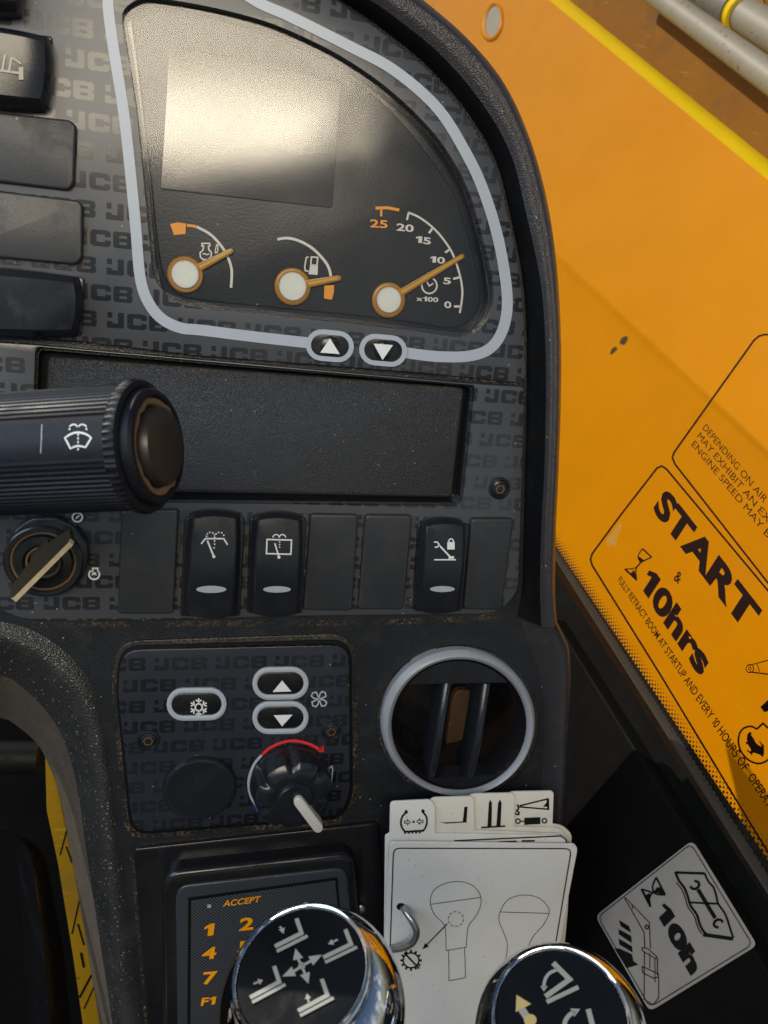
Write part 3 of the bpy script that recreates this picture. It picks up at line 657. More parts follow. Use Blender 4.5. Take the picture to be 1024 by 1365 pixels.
# ---------------------------------------------------------------- wiper stalk
dpt = .235
pc = EYE + c2w(((163-CX)/FPX*dpt, (597-CY)/FPX*dpt, dpt))
axc = Vector((math.cos(math.radians(11)), -.035, -math.sin(math.radians(11)))).normalized()
STK = Plane(pc, c2w(axc), c2w((0,-1,0)))
stk = T('wiper_stalk', 'ribbed black wiper stalk with washer symbol and push button on its end', 'lever', STK, 168, 597, 0)
Rs = .0192
def stalk_body():
    vs = []; fs = []; n = 300; xs = [-.16,-.10,-.05,.0035,.0045]
    for x in xs:
        for i in range(n):
            a = 2*math.pi*i/n          # 0 = towards the viewer
            dd = (a+math.pi) % (2*math.pi)-math.pi
            smooth_band = -.26 < dd < .40
            r = Rs*1.0 if smooth_band else Rs*(.985+.022*(1 if (i//2) % 2 else 0))
            if x == .0045: r = Rs*.97
            vs.append(Vector((x, r*math.sin(a), r*math.cos(a))))
    for k in range(len(xs)-1):
        for i in range(n): j = (i+1) % n; fs.append((k*n+i, k*n+j, (k+1)*n+j, (k+1)*n+i))
    return mesh(stk, 'grip', vs, fs, 'stalk', ang=20)
grip = stalk_body()
X = (1,0,0)
lathe(stk, 'serrated_flange', [(Rs*.98,.0035),(Rs*1.04,.0040),(Rs*1.06,.0058),(Rs*1.04,.0074),(Rs*.96,.0080),(Rs*.90,.0076)], 180, (0,0,0), 'stalk', None, X, rmod=lambda a, k: 1+.012*math.copysign(1, math.sin(a*60)) if k in (1,2) else 1)
lathe(stk, 'end_collar', [(Rs*.91,.006),(Rs*.92,.0070),(Rs*.91,.0102),(Rs*.87,.0111),(Rs*.80,.0113),(Rs*.76,.0103),(Rs*.60,.0099)], 80, (0,0,0), 'stalk', None, X)
lathe(stk, 'dust_ring', [(Rs*.77,.0097),(Rs*.76,.0109),(Rs*.68,.0108),(Rs*.64,.0097)], 60, (0,0,0), 'dirty', None, X, rmod=lambda a, k: 1+.03*math.sin(a*9+2*math.sin(a*4)))
lathe(stk, 'push_button', [(Rs*.62,.009),(Rs*.62,.0122),(Rs*.595,.0132),(Rs*.50,.0137),(Rs*.25,.0139),(0,.0139)], 60, (0,0,0), 'brownblk', None, X)
def on_stalk(px, off=.00025):
    """point where the view ray meets the grip"""
    d = ray(*px); o = EYE-STK.pt; D = Vector((d.dot(STK.ex), d.dot(STK.ey), d.dot(STK.n))); O = Vector((o.dot(STK.ex), o.dot(STK.ey), o.dot(STK.n))); r = Rs+off
    a = D.y**2+D.z**2; b = 2*(O.y*D.y+O.z*D.z); c = O.y**2+O.z**2-r*r; s = max(0, b*b-4*a*c)
    return O+D*((-b-math.sqrt(s))/(2*a))
def stalk_art(name, mat, strokes, fills=()):
    vs = []; fs = []
    for path, w, closed in strokes:
        path = [Vector(p) for p in path]; m = len(path); b = len(vs)
        for i in range(m):
            a = path[i-1] if (i or closed) else path[0]; c = path[(i+1) % m] if (i < m-1 or closed) else path[-1]
            k = (c-a).normalized(); q = Vector((-k.y, k.x))*w/2; vs += [on_stalk(path[i]+q), on_stalk(path[i]-q)]
        for i in range(m if closed else m-1): j = (i+1) % m; fs.append((b+2*i, b+2*j, b+2*j+1, b+2*i+1))
    for f in fills: b = len(vs); vs += [on_stalk(q) for q in f]; fs.append(tuple(range(b, b+len(f))))
    return mesh(stk, name, vs, fs, mat, grip, smooth=False)
Z6 = Z(0,440,3.2)
fan_ = [Z6(*q) for q in [(260,460),(280,446),(300,438),(318,436),(340,440),(358,448),(372,460),(360,480),(348,500),(332,496),(316,494),(298,498),(284,506),(272,482)]]
stalk_art('washer_symbol', 'white', [(fan_,2.2,True), (ell(*Z6(297,415),5,4,7,190,350),1.6,False), (ell(*Z6(335,415),5,4,7,190,350),1.6,False)], [ell(*Z6(x,y),1.1,1.6,8) for x, y in [(316,446),(316,462),(316,478),(316,494),(316,508),(280,422),(352,422)]])
stalk_art('mark_line', 'line', [([Z6(162,402),Z6(160,470),Z6(157,525)],1.0,False)])

# ---------------------------------------------------------------- climate panel
cl = T('climate_panel', 'dark blue-black heater control panel with three pill buttons and fluted knob', 'control panel', DASH, 315, 985, -.004)
Zc = Z(130,830,2.844)
OUT = rp([Zc(*q) for q in [(58,240),(75,70),(975,40),(985,660),(940,755),(110,820)]], [22,45,34,20,24,30])
INN = rp([Zc(*q) for q in [(76,250),(92,104),(955,84),(958,655),(915,735),(135,798)]], [18,36,26,18,20,24])
cp0 = cl.p(*Zc(215,182), .0006)
ccx = (cl.p(*Zc(215,182))-cl.p(*Zc(447,172))).length; ccy = (cl.p(*Zc(300,175))-cl.p(*Zc(310,410))).length/3
M['cfilm'] = jcb_print('climate_film', (.016,.020,.029), (.006,.007,.010), ccx, ccy, cp0.x, cp0.y, .36, .20, .25, .9)
OUTc = flat(cl, OUT, -.004)
slab(cl, 'recess_lip', OUT, -.0045, -.0028, .0008, 'body')
fp = slab(cl, 'face_plate', INN, -.003, .0006, .0007, 'cfilm')
slab(cl, 'gasket', rp([Zc(*q) for q in [(68,245),(84,92),(965,66),(968,660),(926,745),(124,806)]], [20,40,30,18,22,26]), -.0044, -.0016, .0004, 'void')
dirt(cl, rp([Zc(*q) for q in [(63,242),(80,78),(972,48),(980,660),(936,752),(112,816)]], [22,45,34,20,24,30]), 6.5, -.0024, fp, True)
dirt(cl, [Zc(*q) for q in [(130,800),(400,785),(700,760),(920,738)]], 9, -.0022, fp)
dirt(cl, [Zc(*q) for q in [(80,400),(100,560),(118,720),(150,800)]], 6, -.0022, fp)
def pill_button(label, cx, cy, w, h, tilt):
    b = slab(cl, 'push_button', pill(cx,cy,w-14,h-14,tilt), .0004, .0016, .0006, 'gloss', label=label)
    ring(cl, 'button_ring', pill(cx,cy,w,h,tilt), pill(cx,cy,w-13,h-13,tilt), .0004, .0017, 'line', b, .0021); return b
b1 = pill_button('pill button with snowflake', *Zc(376,310), 80, 43, -1)
b2 = pill_button('pill button with up arrow', *Zc(694,231), 75, 43, -1)
b3 = pill_button('pill button with down arrow', *Zc(694,361), 75, 43, -1)
sx, sy = Zc(384,321); st_ = []
for a in range(0,360,60):
    r = math.radians(a+90); d = Vector((math.cos(r), math.sin(r))); e = Vector((-d.y, d.x)); p = Vector((sx, sy))
    st_ += [([p+d*4,p+d*12],2.0,False), ([p+d*7.5+e*4-d*(-2.5),p+d*7,p+d*7.5-e*4+d*2.5],1.7,False)]
st_.append((ell(sx,sy,5,5,6),1.8,True))
art(cl, 'snowflake_symbol', 'white', .0020, st_, parent=b1)
art(cl, 'arrow_symbol', 'white', .0020, [], [[Zc(664,263),Zc(735,261),Zc(700,219)]], parent=b2)
art(cl, 'arrow_symbol', 'white', .0020, [], [[Zc(668,351),Zc(740,349),Zc(700,393)]], parent=b3)
fx, fy = Zc(840,290)
art(cl, 'fan_symbol', 'line', .0010, [([Vector((fx,fy))]+[Vector((fx,fy))+Vector((math.cos(math.radians(a+o_)),math.sin(math.radians(a+o_))))*rr for o_, rr in [(0,7),(12,11),(35,12),(58,10),(62,4)]], 1.9, True) for a in (10,100,190,280)], parent=fp)
screw(cl, *Zc(192,445), 15, fp, .0006); screw(cl, *Zc(886,410), 15, fp, .0006)
cb = cl.p(*Zc(388,622), .0006)
lathe(cl, 'round_blank', [(.0198,0),(.0196,.0020),(.0188,.0030),(.0176,.0033),(.0160,.0031),(.008,.0036),(0,.0037)], 64, cb, 'satin', fp)
art(cl, 'heat_arc', 'red', .0010, [([Zc(*q) for q in cr([(625,500),(655,474),(700,454),(745,448),(790,456),(825,470),(842,482),(855,470)],5)],3.6,False)], [[Zc(*q) for q in [(838,490),(858,490),(858,466),(836,478)]]], parent=fp)
art(cl, 'cool_arc', 'line', .0010, [([Zc(*q) for q in cr([(623,502),(595,535),(577,580),(573,620),(584,665),(604,694)],5)],3.4,False)], parent=fp)
art(cl, 'cold_mark', 'blue', .0010, [([Zc(598,690),Zc(612,716)],4,False)], parent=fp)
art(cl, 'air_symbol', 'line', .0010, [([Zc(*q) for q in [(880,548),(890,545),(892,560),(886,615),(876,595),(880,548)]],1.7,False)], parent=fp)
kb = cl.p(387,1040,.0006); kt = cl.p(398,1054,.017); kax = Vector((.06,-.02,1))
def flute(a, k):
    s = math.cos(a*7); return 1-.13*max(0, s)**3*(1 if 1 <= k <= 5 else 0)
kn = lathe(cl, 'temperature_knob', [(.0228,0),(.0228,.003),(.0221,.008),(.0210,.0135),(.0185,.0155),(.0150,.0166),(.0100,.0160),(.0096,.0175),(.0090,.0182),(0,.0184)], 140, kb, 'satin', fp, kax, rmod=flute)
kc = kb+kax.normalized()*.0166; P0 = cl.p(397,1067,.020); P1 = cl.p(424,1104,.020)
q0, q1 = Vector((399,1071)), Vector((424,1104)); dd = (q1-q0).normalized(); e = Vector((-dd.y, dd.x))*7
pp = [q0+e]+[q0+e*math.cos(math.radians(a))-dd*7*math.sin(math.radians(a)) for a in range(20,180,20)]+[q0-e, q1-e]+[q1-e*math.cos(math.radians(a))+dd*7*math.sin(math.radians(a)) for a in range(20,180,20)]+[q1+e]
slab(cl, 'pointer', pp, .0150, .0215, .0008, 'pointer', kn)

# ---------------------------------------------------------------- air vent
av = T('air_vent', 'round black air vent with grey ring and two curved louvres', 'air vent', DASH, 611, 963, -.004)
VO = ell(611,963,102.5,97,72,rot=-6); VI = ell(612,966,90,87,72,rot=-6)
ring(av, 'seat', ell(611,964,109,103,72,rot=-6), ell(611,964,97,92,72,rot=-6), -.0044, -.0030, 'body', None, -.0020)
rg = ring(av, 'trim_ring', VO, VI, -.004, .0012, 'greyring', None, .0042)
dirt(av, ell(611,963,105,99.5,72,rot=-6), 5, -.0018, rg, True)
# bore
vi = [av.p(*q, .0012) for q in VI]; cen = sum(vi, Vector())/len(vi); vs = []; fs = []; prof = [(1,.001),(.97,-.002),(.93,-.006),(.90,-.020),(.84,-.045)]
for r, z in prof: vs += [Vector((cen.x+(p.x-cen.x)*r, cen.y+(p.y-cen.y)*r, z-av.o.z)) for p in vi]
m = len(vi)
for k_ in range(len(prof)-1):
    for i in range(m): j = (i+1) % m; fs.append((k_*m+i, k_*m+j, (k_+1)*m+j, (k_+1)*m+i))
fs.append(tuple((len(prof)-1)*m+i for i in range(m)))
bore = mesh(av, 'barrel', vs, fs, 'gloss')
R_v = (vi[0]-cen).length
def chord(sign, cut):      # flat lips at top and bottom of the barrel
    pts = [Vector((cen.x+(p.x-cen.x)*.965, cen.y+(p.y-cen.y)*.965)) for p in vi]; P = [p for p in pts if sign*(p.y-cen.y) > cut*R_v]
    P.sort(key=lambda p: p.x); n = len(P); vs = [Vector((p.x, p.y, .0002-av.o.z)) for p in P]+[Vector((p.x, p.y, -.012-av.o.z)) for p in P]
    ng = tuple(range(n)); fs = [ng, tuple(range(n, 2*n)), (0, n-1, 2*n-1, n)]
    mesh(av, 'barrel_lip', vs, fs, 'satin', bore, ang=30)
chord(1, .62); chord(-1, .84)
def louvre(top, bot, bow_):
    a, b = av.p(*top, -.004), av.p(*bot, -.004); vs = []; fs = []; n = 16
    for i in range(n+1):
        f = i/n; p = a*(1-f)+b*f; z = .0095*math.sin(math.pi*f)+.001; off = bow_*math.sin(math.pi*f)
        for dx, dz in [(-.0028,-.018),(-.0027,-.003),(-.0019,-.0008),(0,.0),(.0019,-.0008),(.0027,-.003),(.0028,-.018)]: vs.append(Vector((p.x+dx+off, p.y, p.z+z+dz)))
    for i in range(n):
        for k in range(6): fs.append((i*7+k, i*7+k+1, (i+1)*7+k+1, (i+1)*7+k))
    mesh(av, 'louvre', vs, fs, 'louvre', ang=50)
louvre((597,908),(574,1046),-.0030); louvre((649,911),(624,1047),-.0030)
M['ductglow'] = plastic('dusty_duct_plastic', (.085,.042,.014), .6, 0, 0, .6)  # brown that paints in warm reflections deep in the vent
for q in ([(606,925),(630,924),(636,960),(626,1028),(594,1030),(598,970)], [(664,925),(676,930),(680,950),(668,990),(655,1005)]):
    slab(av, 'inner_flap', cr(q,4,True), -.043, -.038, .001, 'ductglow', bore)  # added patches shaped like the reflections, not working flaps

# ---------------------------------------------------------------- keypad
kpd = T('keypad', 'black numeric keypad with orange digits on carbon weave film', 'keypad', DASH, 350, 1240, -.004)
Zk = Z(160,1080,2.695)
bay = slab(kpd, 'mounting_plate', rp([(178,1132),(505,1097),(512,1200),(516,1480),(205,1480)], [7,8,0,0,0]), -.0044, -.0014, .0012, 'gloss')
dirt(kpd, [(176,1140),(182,1200),(190,1290),(199,1400)], 7, -.0034, bay); dirt(kpd, [(180,1130),(330,1114),(504,1094)], 6, -.0036, bay)
hs1 = slab(kpd, 'housing', rp([(216,1165),(474,1137),(481,1210),(482,1480),(217,1480)], [26,22,0,0,0]), -.002, .0085, .0035, 'gloss')
slab(kpd, 'housing_step', rp([(234,1182),(462,1157),(468,1215),(470,1480),(238,1480)], [20,16,0,0,0]), .006, .0096, .0012, 'keycase', hs1)
slab(kpd, 'film_gap', [(251,1197),(450,1169.5),(455,1230),(459,1480),(249,1480)], .008, .0098, 0, 'void')
film = slab(kpd, 'key_film', [(255,1201),(447,1174),(452,1230),(456,1480),(253,1480)], .008, .0100, .0001, 'carbon')
hk = .0103
for s_, cx, cy, w, h in [('1',278,1240,13,16),('2',328,1232,19,17),('3',379,1224,19,17),('4',278,1271,19,16),('5',326,1263,19,17),('7',279,1304,19,17),('8',328,1296,19,17),('F1',277,1335,19,11)]:
    text(kpd, s_, (cx-w/2,cy+h/2+.6), (cx+w/2,cy+h/2-1.4), (cx-w/2+2,cy-h/2+.6), 'orange', hk, .03, name='key_number', parent=film)
text(kpd, 'ACCEPT', (297,1209), (346,1202.5), (299,1200.5), 'orange', hk, .02, name='key_lettering', parent=film)
art(kpd, 'status_lamp', 'line', hk, [], [[(276.5,1206),(281.5,1205.5),(281.5,1210),(276.5,1210.5)]], parent=film)
lathe(kpd, 'rivet', [(.0032,0),(.0032,.001),(.002,.002),(0,.0022)], 20, kpd.p(481,1211,-.001), 'steel', bay)

# ---------------------------------------------------------------- cards
CARD = DASH
Zd = Z(480,1040,2.56)
def card_thing(label, px, rad, h, mat, u, v):
    t = T('instruction_card', label, 'card', CARD, u, v, h, group='laminated cards hanging on the wire hook')
    t.c = slab(t, 'card_sheet', rp(px, rad, 4), h, h+.0011, .0002, mat, seg=1); t.h = h+.0014; return t
Zt = Z(500,1040,3.657)
c5 = card_thing('yellowed card whose tab shows a crane hook and cylinder', [Zt(*q) for q in [(672,58),(872,54),(866,214),(915,222),(960,262),(940,640),(880,1300),(60,1300),(60,290)]], [5,5,2,8,6,0,0,0,5], .012, 'card2', 700,1085)
c4 = card_thing('yellowed card whose tab shows two upright fork tines', [Zt(*q) for q in [(482,68),(680,64),(680,228),(900,232),(935,270),(920,640),(860,1300),(55,1300),(55,285)]], [5,5,2,8,6,0,0,0,5], .0135, 'card2', 658,1090)
c3 = card_thing('off-white card whose tab shows an L-shaped fork', [Zt(*q) for q in [(285,86),(480,80),(487,245),(900,262),(928,285),(900,640),(850,1300),(50,1300),(52,275)]], [5,5,2,8,6,0,0,0,5], .015, 'card2', 606,1095)
c2 = card_thing('white card whose tab shows a tyre pressure symbol', [Zt(*q) for q in [(75,106),(275,96),(292,130),(294,262),(915,270),(940,300),(905,640),(850,1300),(40,1300),(50,270),(72,262)]], [6,7,2,2,8,6,0,0,0,5,3], .0165, 'card', 545,1100)
c2b = art(c2, 'border_line', 'black', c2.h, [([Zt(385,296),Zt(905,272),Zt(932,290),Zt(935,315)],1.8,False)], [[Zt(600,298),Zt(690,294),Zt(690,302),Zt(600,304)],[Zt(715,292),Zt(778,292),Zt(778,300),Zt(715,300)]], parent=c2.c)
c1 = card_thing('front white card with thin bulb-shaped outline drawings and black border', [Zt(*q) for q in [(85,302),(975,312),(988,335),(930,640),(820,1300),(20,1300),(55,640),(72,320)]], [6,7,4,0,0,0,0,4], .0195, 'card', 640,1180)
art(c5, 'hook_symbol', 'black', c5.h, [([Zt(*q) for q in [(705,125),(840,92),(845,142),(700,130)]],2.0,False), ([Zt(*q) for q in [(695,118),(700,140),(690,150),(703,158),(700,168),(688,166),(684,160)]],2.2,False), (ell(*Zt(697,200),3,3,14),1.7,True), (ell(*Zt(826,198),3,3,14),1.7,True), ([Zt(708,201),Zt(728,200)],1.6,False)], [[Zt(*q) for q in [(728,184),(806,180),(806,214),(728,218)]], [Zt(*q) for q in [(848,86),(850,146),(836,128),(818,132),(834,112)]]], parent=c5.c)
art(c4, 'fork_symbol', 'black', c4.h, [([Zt(518,231),Zt(635,224)],2.2,False)], [[Zt(*q) for q in [(548,228),(555,112),(562,96),(570,112),(568,226)]], [Zt(*q) for q in [(592,224),(600,112),(610,94),(617,112),(612,222)]]], parent=c4.c)
art(c3, 'fork_symbol', 'black', c3.h, [], [[Zt(*q) for q in [(314,204),(340,206),(428,202),(436,130),(451,130),(446,206),(345,212)]]], parent=c3.c)
ty = cr([(150,158),(132,180),(126,210),(134,236),(148,252)],4); ty2 = cr([(232,154),(250,178),(253,208),(244,234),(232,248)],4)
art(c2, 'tyre_symbol', 'black', c2.h, [([Zt(*q) for q in ty],2.4,False), ([Zt(*q) for q in ty2],2.4,False), ([Zt(140,252),Zt(240,246)],2.6,False), ([Zt(*q) for q in [(144,200),(158,200),(158,192),(172,205),(158,218),(158,210),(144,210)]],1.1,True), ([Zt(*q) for q in [(234,196),(218,196),(218,188),(204,202),(218,215),(218,207),(234,207)]],1.1,True)],
    [ell(*Zt(188,203),1.7,1.7,12), ell(*Zt(152,155),2.2,2.6,12), ell(*Zt(234,151),2.2,2.6,12)]+[[Zt(x,250-(x-140)*.04),Zt(x+9,250-(x-140)*.04),Zt(x+9,262-(x-140)*.04),Zt(x,262-(x-140)*.04)] for x in (142,160,178,196,214)], parent=c2.c)
art(c1, 'border_line', 'black', c1.h, [(rp([Zt(40,1300),Zt(74,800),Zt(90,332),Zt(958,334),Zt(880,800),Zt(800,1300)], [0,0,9,9,0,0]), 1.5, False)], parent=c1.c)
bulb = [Zd(*q) for q in cr([(294,582),(292,520),(285,490),(255,460),(240,420),(250,378),(290,353),(340,346),(385,360),(410,392),(412,425),(398,460),(372,495),(365,530),(363,570)],4)]
bulb2 = [Zd(*q) for q in cr([(497,612),(503,560),(490,520),(474,478),(482,440),(510,405),(560,392),(610,402),(640,430),(645,455),(625,495),(590,535),(570,580)],4)]
art(c1, 'outline_drawing', 'black', c1.h, [(bulb,.75,False), ([Zd(240,424),Zd(412,400)],.8,False), ([Zd(294,582),Zd(363,570)],.8,False), ([Zd(*q) for q in [(302,582),(304,685),(360,674),(357,571)]],.8,False), (bulb2,.75,False), ([Zd(480,450),Zd(645,455)],.8,False), ([Zd(497,612),Zd(530,614)],.8,False), ([Zd(298,490),Zd(225,565)],1.5,False)]
    + [(ell(*Zd(327,474),10.2,9.8,3,a,a+22),.9,False) for a in range(0,360,36)], [[Zd(213,577),Zd(222,556),Zd(235,568)]], parent=c1.c)
gx, gy = Zd(174,615)
art(c1, 'gear_symbol', 'black', c1.h, [(ell(gx,gy,10.5,10,28),2.0,True), ([(gx-9,gy-10),(gx+11,gy+11)],2.4,False)]+[([(gx+11*math.cos(a),gy+10.5*math.sin(a)),(gx+14.5*math.cos(a),gy+14*math.sin(a))],2.6,False) for a in [math.radians(x) for x in range(0,360,30)]], parent=c1.c)
art(c1, 'punched_hole', 'void', c1.h, [], [ell(*Zd(140,432),6,5,20)], parent=c1.c)
hk_ = T('wire_hook', 'bent zinc wire hook through the laminated cards', 'hook', DASH, 538, 1210, .018)
hp_ = [hk_.p(530,1200,-.010), hk_.p(533,1206,.010), hk_.p(538,1211,.022), hk_.p(546,1222,.028), hk_.p(554,1236,.031), hk_.p(555,1246,.031), hk_.p(550,1256,.030), hk_.p(540,1262,.028), hk_.p(526,1265,.024), hk_.p(505,1266,.016), hk_.p(480,1266,.0)]
def smooth3(P, n=6):
    out = []
    for i in range(len(P)-1):
        p0,p1,p2,p3 = P[max(i-1,0)],P[i],P[i+1],P[min(i+2,len(P)-1)]
        for k in range(n):
            t = k/n; out.append(.5*((2*p1)+(p2-p0)*t+(2*p0-5*p1+4*p2-p3)*t*t+(3*p1-p0-3*p2+p3)*t**3))
    return out+[P[-1]]
tube(hk_, 'wire', smooth3(hp_), .0021, 'steel')

# ---------------------------------------------------------------- joysticks
def joystick(label, cu, cv, rpx, Rk, off, discr, symbols):
    dpt = Rk*FPX/rpx; cenc = Vector(((cu-CX)/FPX*dpt, (cv-CY)/FPX*dpt, dpt))
    vdir = cenc.normalized(); vx = (Vector((1,0,0))-vdir*vdir.x).normalized(); vy = vdir.cross(vx)
    dz = math.sqrt(Rk*Rk-discr*discr); ox, oy = off[0]*Rk/rpx, off[1]*Rk/rpx
    nrm = vx*ox+vy*oy-vdir*math.sqrt(max(1e-9, dz*dz-ox*ox-oy*oy)); nrm.normalize()
    pt = EYE+c2w(cenc+nrm*dz); exw = c2w(vx); nw = c2w(nrm); exw = (exw-nw*exw.dot(nw)).normalized()
    pl = Plane(pt, exw, nw.cross(exw))
    t = T('joystick', label, 'joystick', pl, *((cu+off[0], cv+off[1])), 0, group='chrome joystick knobs')
    c = -t.o+Vector((0,0,-dz)); prof = []
    a0 = math.asin(discr*1.03/Rk)
    for i in range(41):
        a = math.pi*.90-(math.pi*.90-a0)*i/40; prof.append((Rk*math.sin(a), Rk*math.cos(a)))
    kb_ = lathe(t, 'knob', prof[:-1]+[(discr*1.03, prof[-1][1])], 96, c, 'chrome', ang=50)
    lathe(t, 'cap_rim', [(discr*1.05,dz-.0012),(discr*1.04,dz+.0004),(discr*1.0,dz+.0011),(discr*.96,dz+.0008),(discr*.945,dz-.0004)], 96, c, 'chrome', kb_, ang=60)
    cap = lathe(t, 'cap_disc', [(discr*.95,dz-.0006),(discr*.94,dz),(0,dz+.0003)], 72, c, 'discblk', kb_)
    lathe(t, 'stem', [(.011,-.20),(.011,-.04),(.014,-Rk*.9),(.012,-Rk*.8)], 32, c, 'grain')
    symbols(t, cap); return t
def pixmesh(t, cap, strokes, fills, mat='symgrey'):
    art(t, 'function_symbol', mat, .0006, strokes, fills, parent=cap)
Zj = Z(300,1190,3.938)
def arrowhead(tip, base, w):
    a, b = Vector(tip), Vector(base); d = (b-a).normalized(); n = Vector((-d.y, d.x)); return [a, b+n*w, b-n*w]
def sym1(t, cap):
    S_ = []; F_ = []
    for bend in ([(375,135),(402,212),(262,282)], [(632,192),(662,270),(516,340)], [(258,385),(285,468),(132,550)], [(508,452),(538,538),(384,620)]):
        S_.append(([Zj(*q) for q in bend], 5.6, False)); a, b, c = [Vector(q) for q in bend]
        d = (c-b).normalized(); n = Vector((-d.y, d.x))*-1
        n = n if n.y > 0 else -n
        S_.append(([Zj(*(b+n*27-d*22)), Zj(*(c+n*27+d*2))], 4.4, False))
    for tip, base, tail in [((308,216),(298,188),(288,178)),((542,270),(566,258),(592,246)),((200,458),(176,468),(150,478)),((430,528),(436,556),(440,575))]:
        F_.append([Zj(*q) for q in arrowhead(tip, base, 17)]); S_.append(([Zj(*base), Zj(*tail)], 2.6, False))
    for tip, base in [((370,292),(384,348)),((510,325),(450,358)),((300,440),(362,412)),((438,478),(420,424))]:
        F_.append([Zj(*q) for q in arrowhead(tip, base, 27)]); S_.append(([Zj(*base), Zj(403,385)], 3.4, False))
    F_.append(ell(*Zj(403,384),4.6,4.6,18)); pixmesh(t, cap, S_, F_)
joystick('chrome joystick knob with four fork and arrow symbols in front of the keypad', 418, 1342, 123, .028, (-18,-38), .0199, sym1)
Zq = Z(630,1240,4.096)
def sym2(t, cap):
    S_ = [([Zq(*q) for q in [(440,178),(530,268),(398,362)]],7,False), ([Zq(405,392),Zq(578,310)],6,False), ([Zq(*q) for q in cr([(462,215),(420,235),(396,270),(388,315)],4)],4.5,False),
          ([Zq(*q) for q in cr([(500,560),(505,500),(530,462),(560,445)],4)],6,False), ([Zq(632,430),Zq(665,560)],7,False), ([Zq(268,430),Zq(300,480)],10,False)]
    F_ = [[Zq(*q) for q in arrowhead((390,335),(390,305),20)], [Zq(*q) for q in arrowhead((588,430),(545,450),26)]]
    pixmesh(t, cap, S_, F_)
    art(t, 'function_symbol', 'tanprint', .0007, [], [[Zq(*q) for q in arrowhead((240,352),(278,425),48)], ell(*Zq(315,490),8.5,8,18)], parent=cap)
joystick('chrome joystick knob cut off by the bottom edge beside the white cards', 750, 1389, 117, .028, (0,-24), .0206, sym2)

# ---------------------------------------------------------------- side window, sill and stickers
Zw, Zv = Z(724,420,2.843), Z(740,800,2.416)
win = T('side_window', 'clear side window with black dotted border along its lower edge', 'window', WIN, 860, 930, 0)
E0, E1 = Vector((700,681)), Vector((1080,1278)); ee = (E1-E0).normalized()
gpx = [(620,556),(1090,1294),(1400,900),(1400,-500),(560,-140)]
slab(win, 'glass_pane', gpx, -.005, 0, 0, 'pane')
P0 = win.p(*E0, -.0053); P1 = win.p(*E1, -.0053); a1_ = (P1-P0).normalized(); a2_ = Vector((-a1_.y, a1_.x, 0))
if a2_.dot(win.p(900,500,-.0053)-P0) < 0: a2_ = -a2_
vs = [P0-a1_*.3, P1+a1_*.1, P1+a1_*.1+a2_*.0058, P0-a1_*.3+a2_*.0058]
fr_ = mesh(win, 'border_band', vs, [(0,1,2,3)], 'black', smooth=False)
vs = []; fs = []; LL = (P1-P0).length+.1; pit = .0038
for r in range(7):
    rad = [.00142,.00128,.00110,.00090,.00068,.00046,.00028][r]; yy = .0061+r*.00180
    for i in range(int(LL/pit)):
        c = P0+a1_*(i*pit+(pit/2 if r % 2 else 0)-.05)+a2_*yy; b = len(vs)
        vs += [c+a1_*(rad*math.cos(k_*math.pi/4))+a2_*(rad*math.sin(k_*math.pi/4))+Vector((0,0,-.00004*r)) for k_ in range(8)]; fs.append(tuple(range(b, b+8)))
mesh(win, 'border_dots', vs, fs, 'black', smooth=False, kind='stuff')
def bar(t, name, A_, B_, w, h0, h1, mat, parent=None):
    d = (B_-A_).normalized(); n = Vector((-d.y, d.x, 0)); vs = []
    for p in (A_, B_):
        for s, z in ((-1,h0),(-1,h1*.7+h0*.3),(-.6,h1),(.6,h1),(1,h1*.7+h0*.3),(1,h0)): vs.append(Vector((p.x, p.y, z))+n*(w/2*s))
    fs = [(i, (i+1) % 6, 6+(i+1) % 6, 6+i) for i in range(6)]+[tuple(range(6)), tuple(range(6,12))]
    return mesh(t, name, vs, fs, mat, parent)
ez = win.p(*E0, 0)
bar(win, 'edge_strip', win.p(*(E0-ee*40), .002), win.p(*E1, .002), .0022, -.006, .002, 'edge')
def sticker_art(t, *a, **k): return art(t, *a, **k)
st = T('window_sticker', 'clear window sticker reading START and 10hrs with hourglass', 'sticker', WIN, 900, 800, .0004)
hw = .0010
fr1 = [Zw(1200,2600),Zw(800,1950),Zw(450,1372),Zw(186,948),Zw(180,925),Zw(186,905),Zw(300,750),Zw(432,580),Zw(450,572),Zw(468,584),Zw(853,1045),Zw(1250,1520)]
art(st, 'frame_line', 'maroon', hw, [(fr1,2.6,False)])
M['scuff'] = paint('scuffed_film', (.50,.27,.05), .7, 0, .1)
art(st, 'worn_patch', 'scuff', hw+.0003, [], [[Zw(*q) for q in [(238,858),(262,825),(296,782),(298,805),(280,840),(276,882),(262,868),(248,874)]]])
text(st, 'START', Zw(412,738), Zw(772,1212), Zw(468,652), 'maroon', hw, .045, tr=Zw(832,1118))
text(st, '10hrs', Zw(362,1030), (933,904), Zw(412,953), 'maroon', hw, .045, tr=(953,874))
text(st, '&', Zw(493,1003), Zw(514,1022), Zw(511,966), 'maroon', hw, .02)
art(st, 'hourglass_symbol', 'maroon', hw, [([Zw(376,885),Zw(412,918)],2.2,False), ([Zw(310,962),Zw(356,1005)],2.6,False), ([Zw(*q) for q in cr([(376,885),(360,915),(368,940),(345,960),(312,962)],4)],1.6,False), ([Zw(*q) for q in cr([(412,918),(385,930),(366,942),(352,965),(354,1003)],4)],1.8,False)], [[Zw(*q) for q in [(412,918),(365,936),(360,912),(385,930)]], [Zw(*q) for q in [(356,1005),(330,980),(345,965)]]])
text(st, 'FULLY RETRACT BOOM AT STARTUP AND EVERY 10 HOURS OF', (823,774), (991,1029), (828,767), 'maroon', hw, .012, tr=(1000,1021))
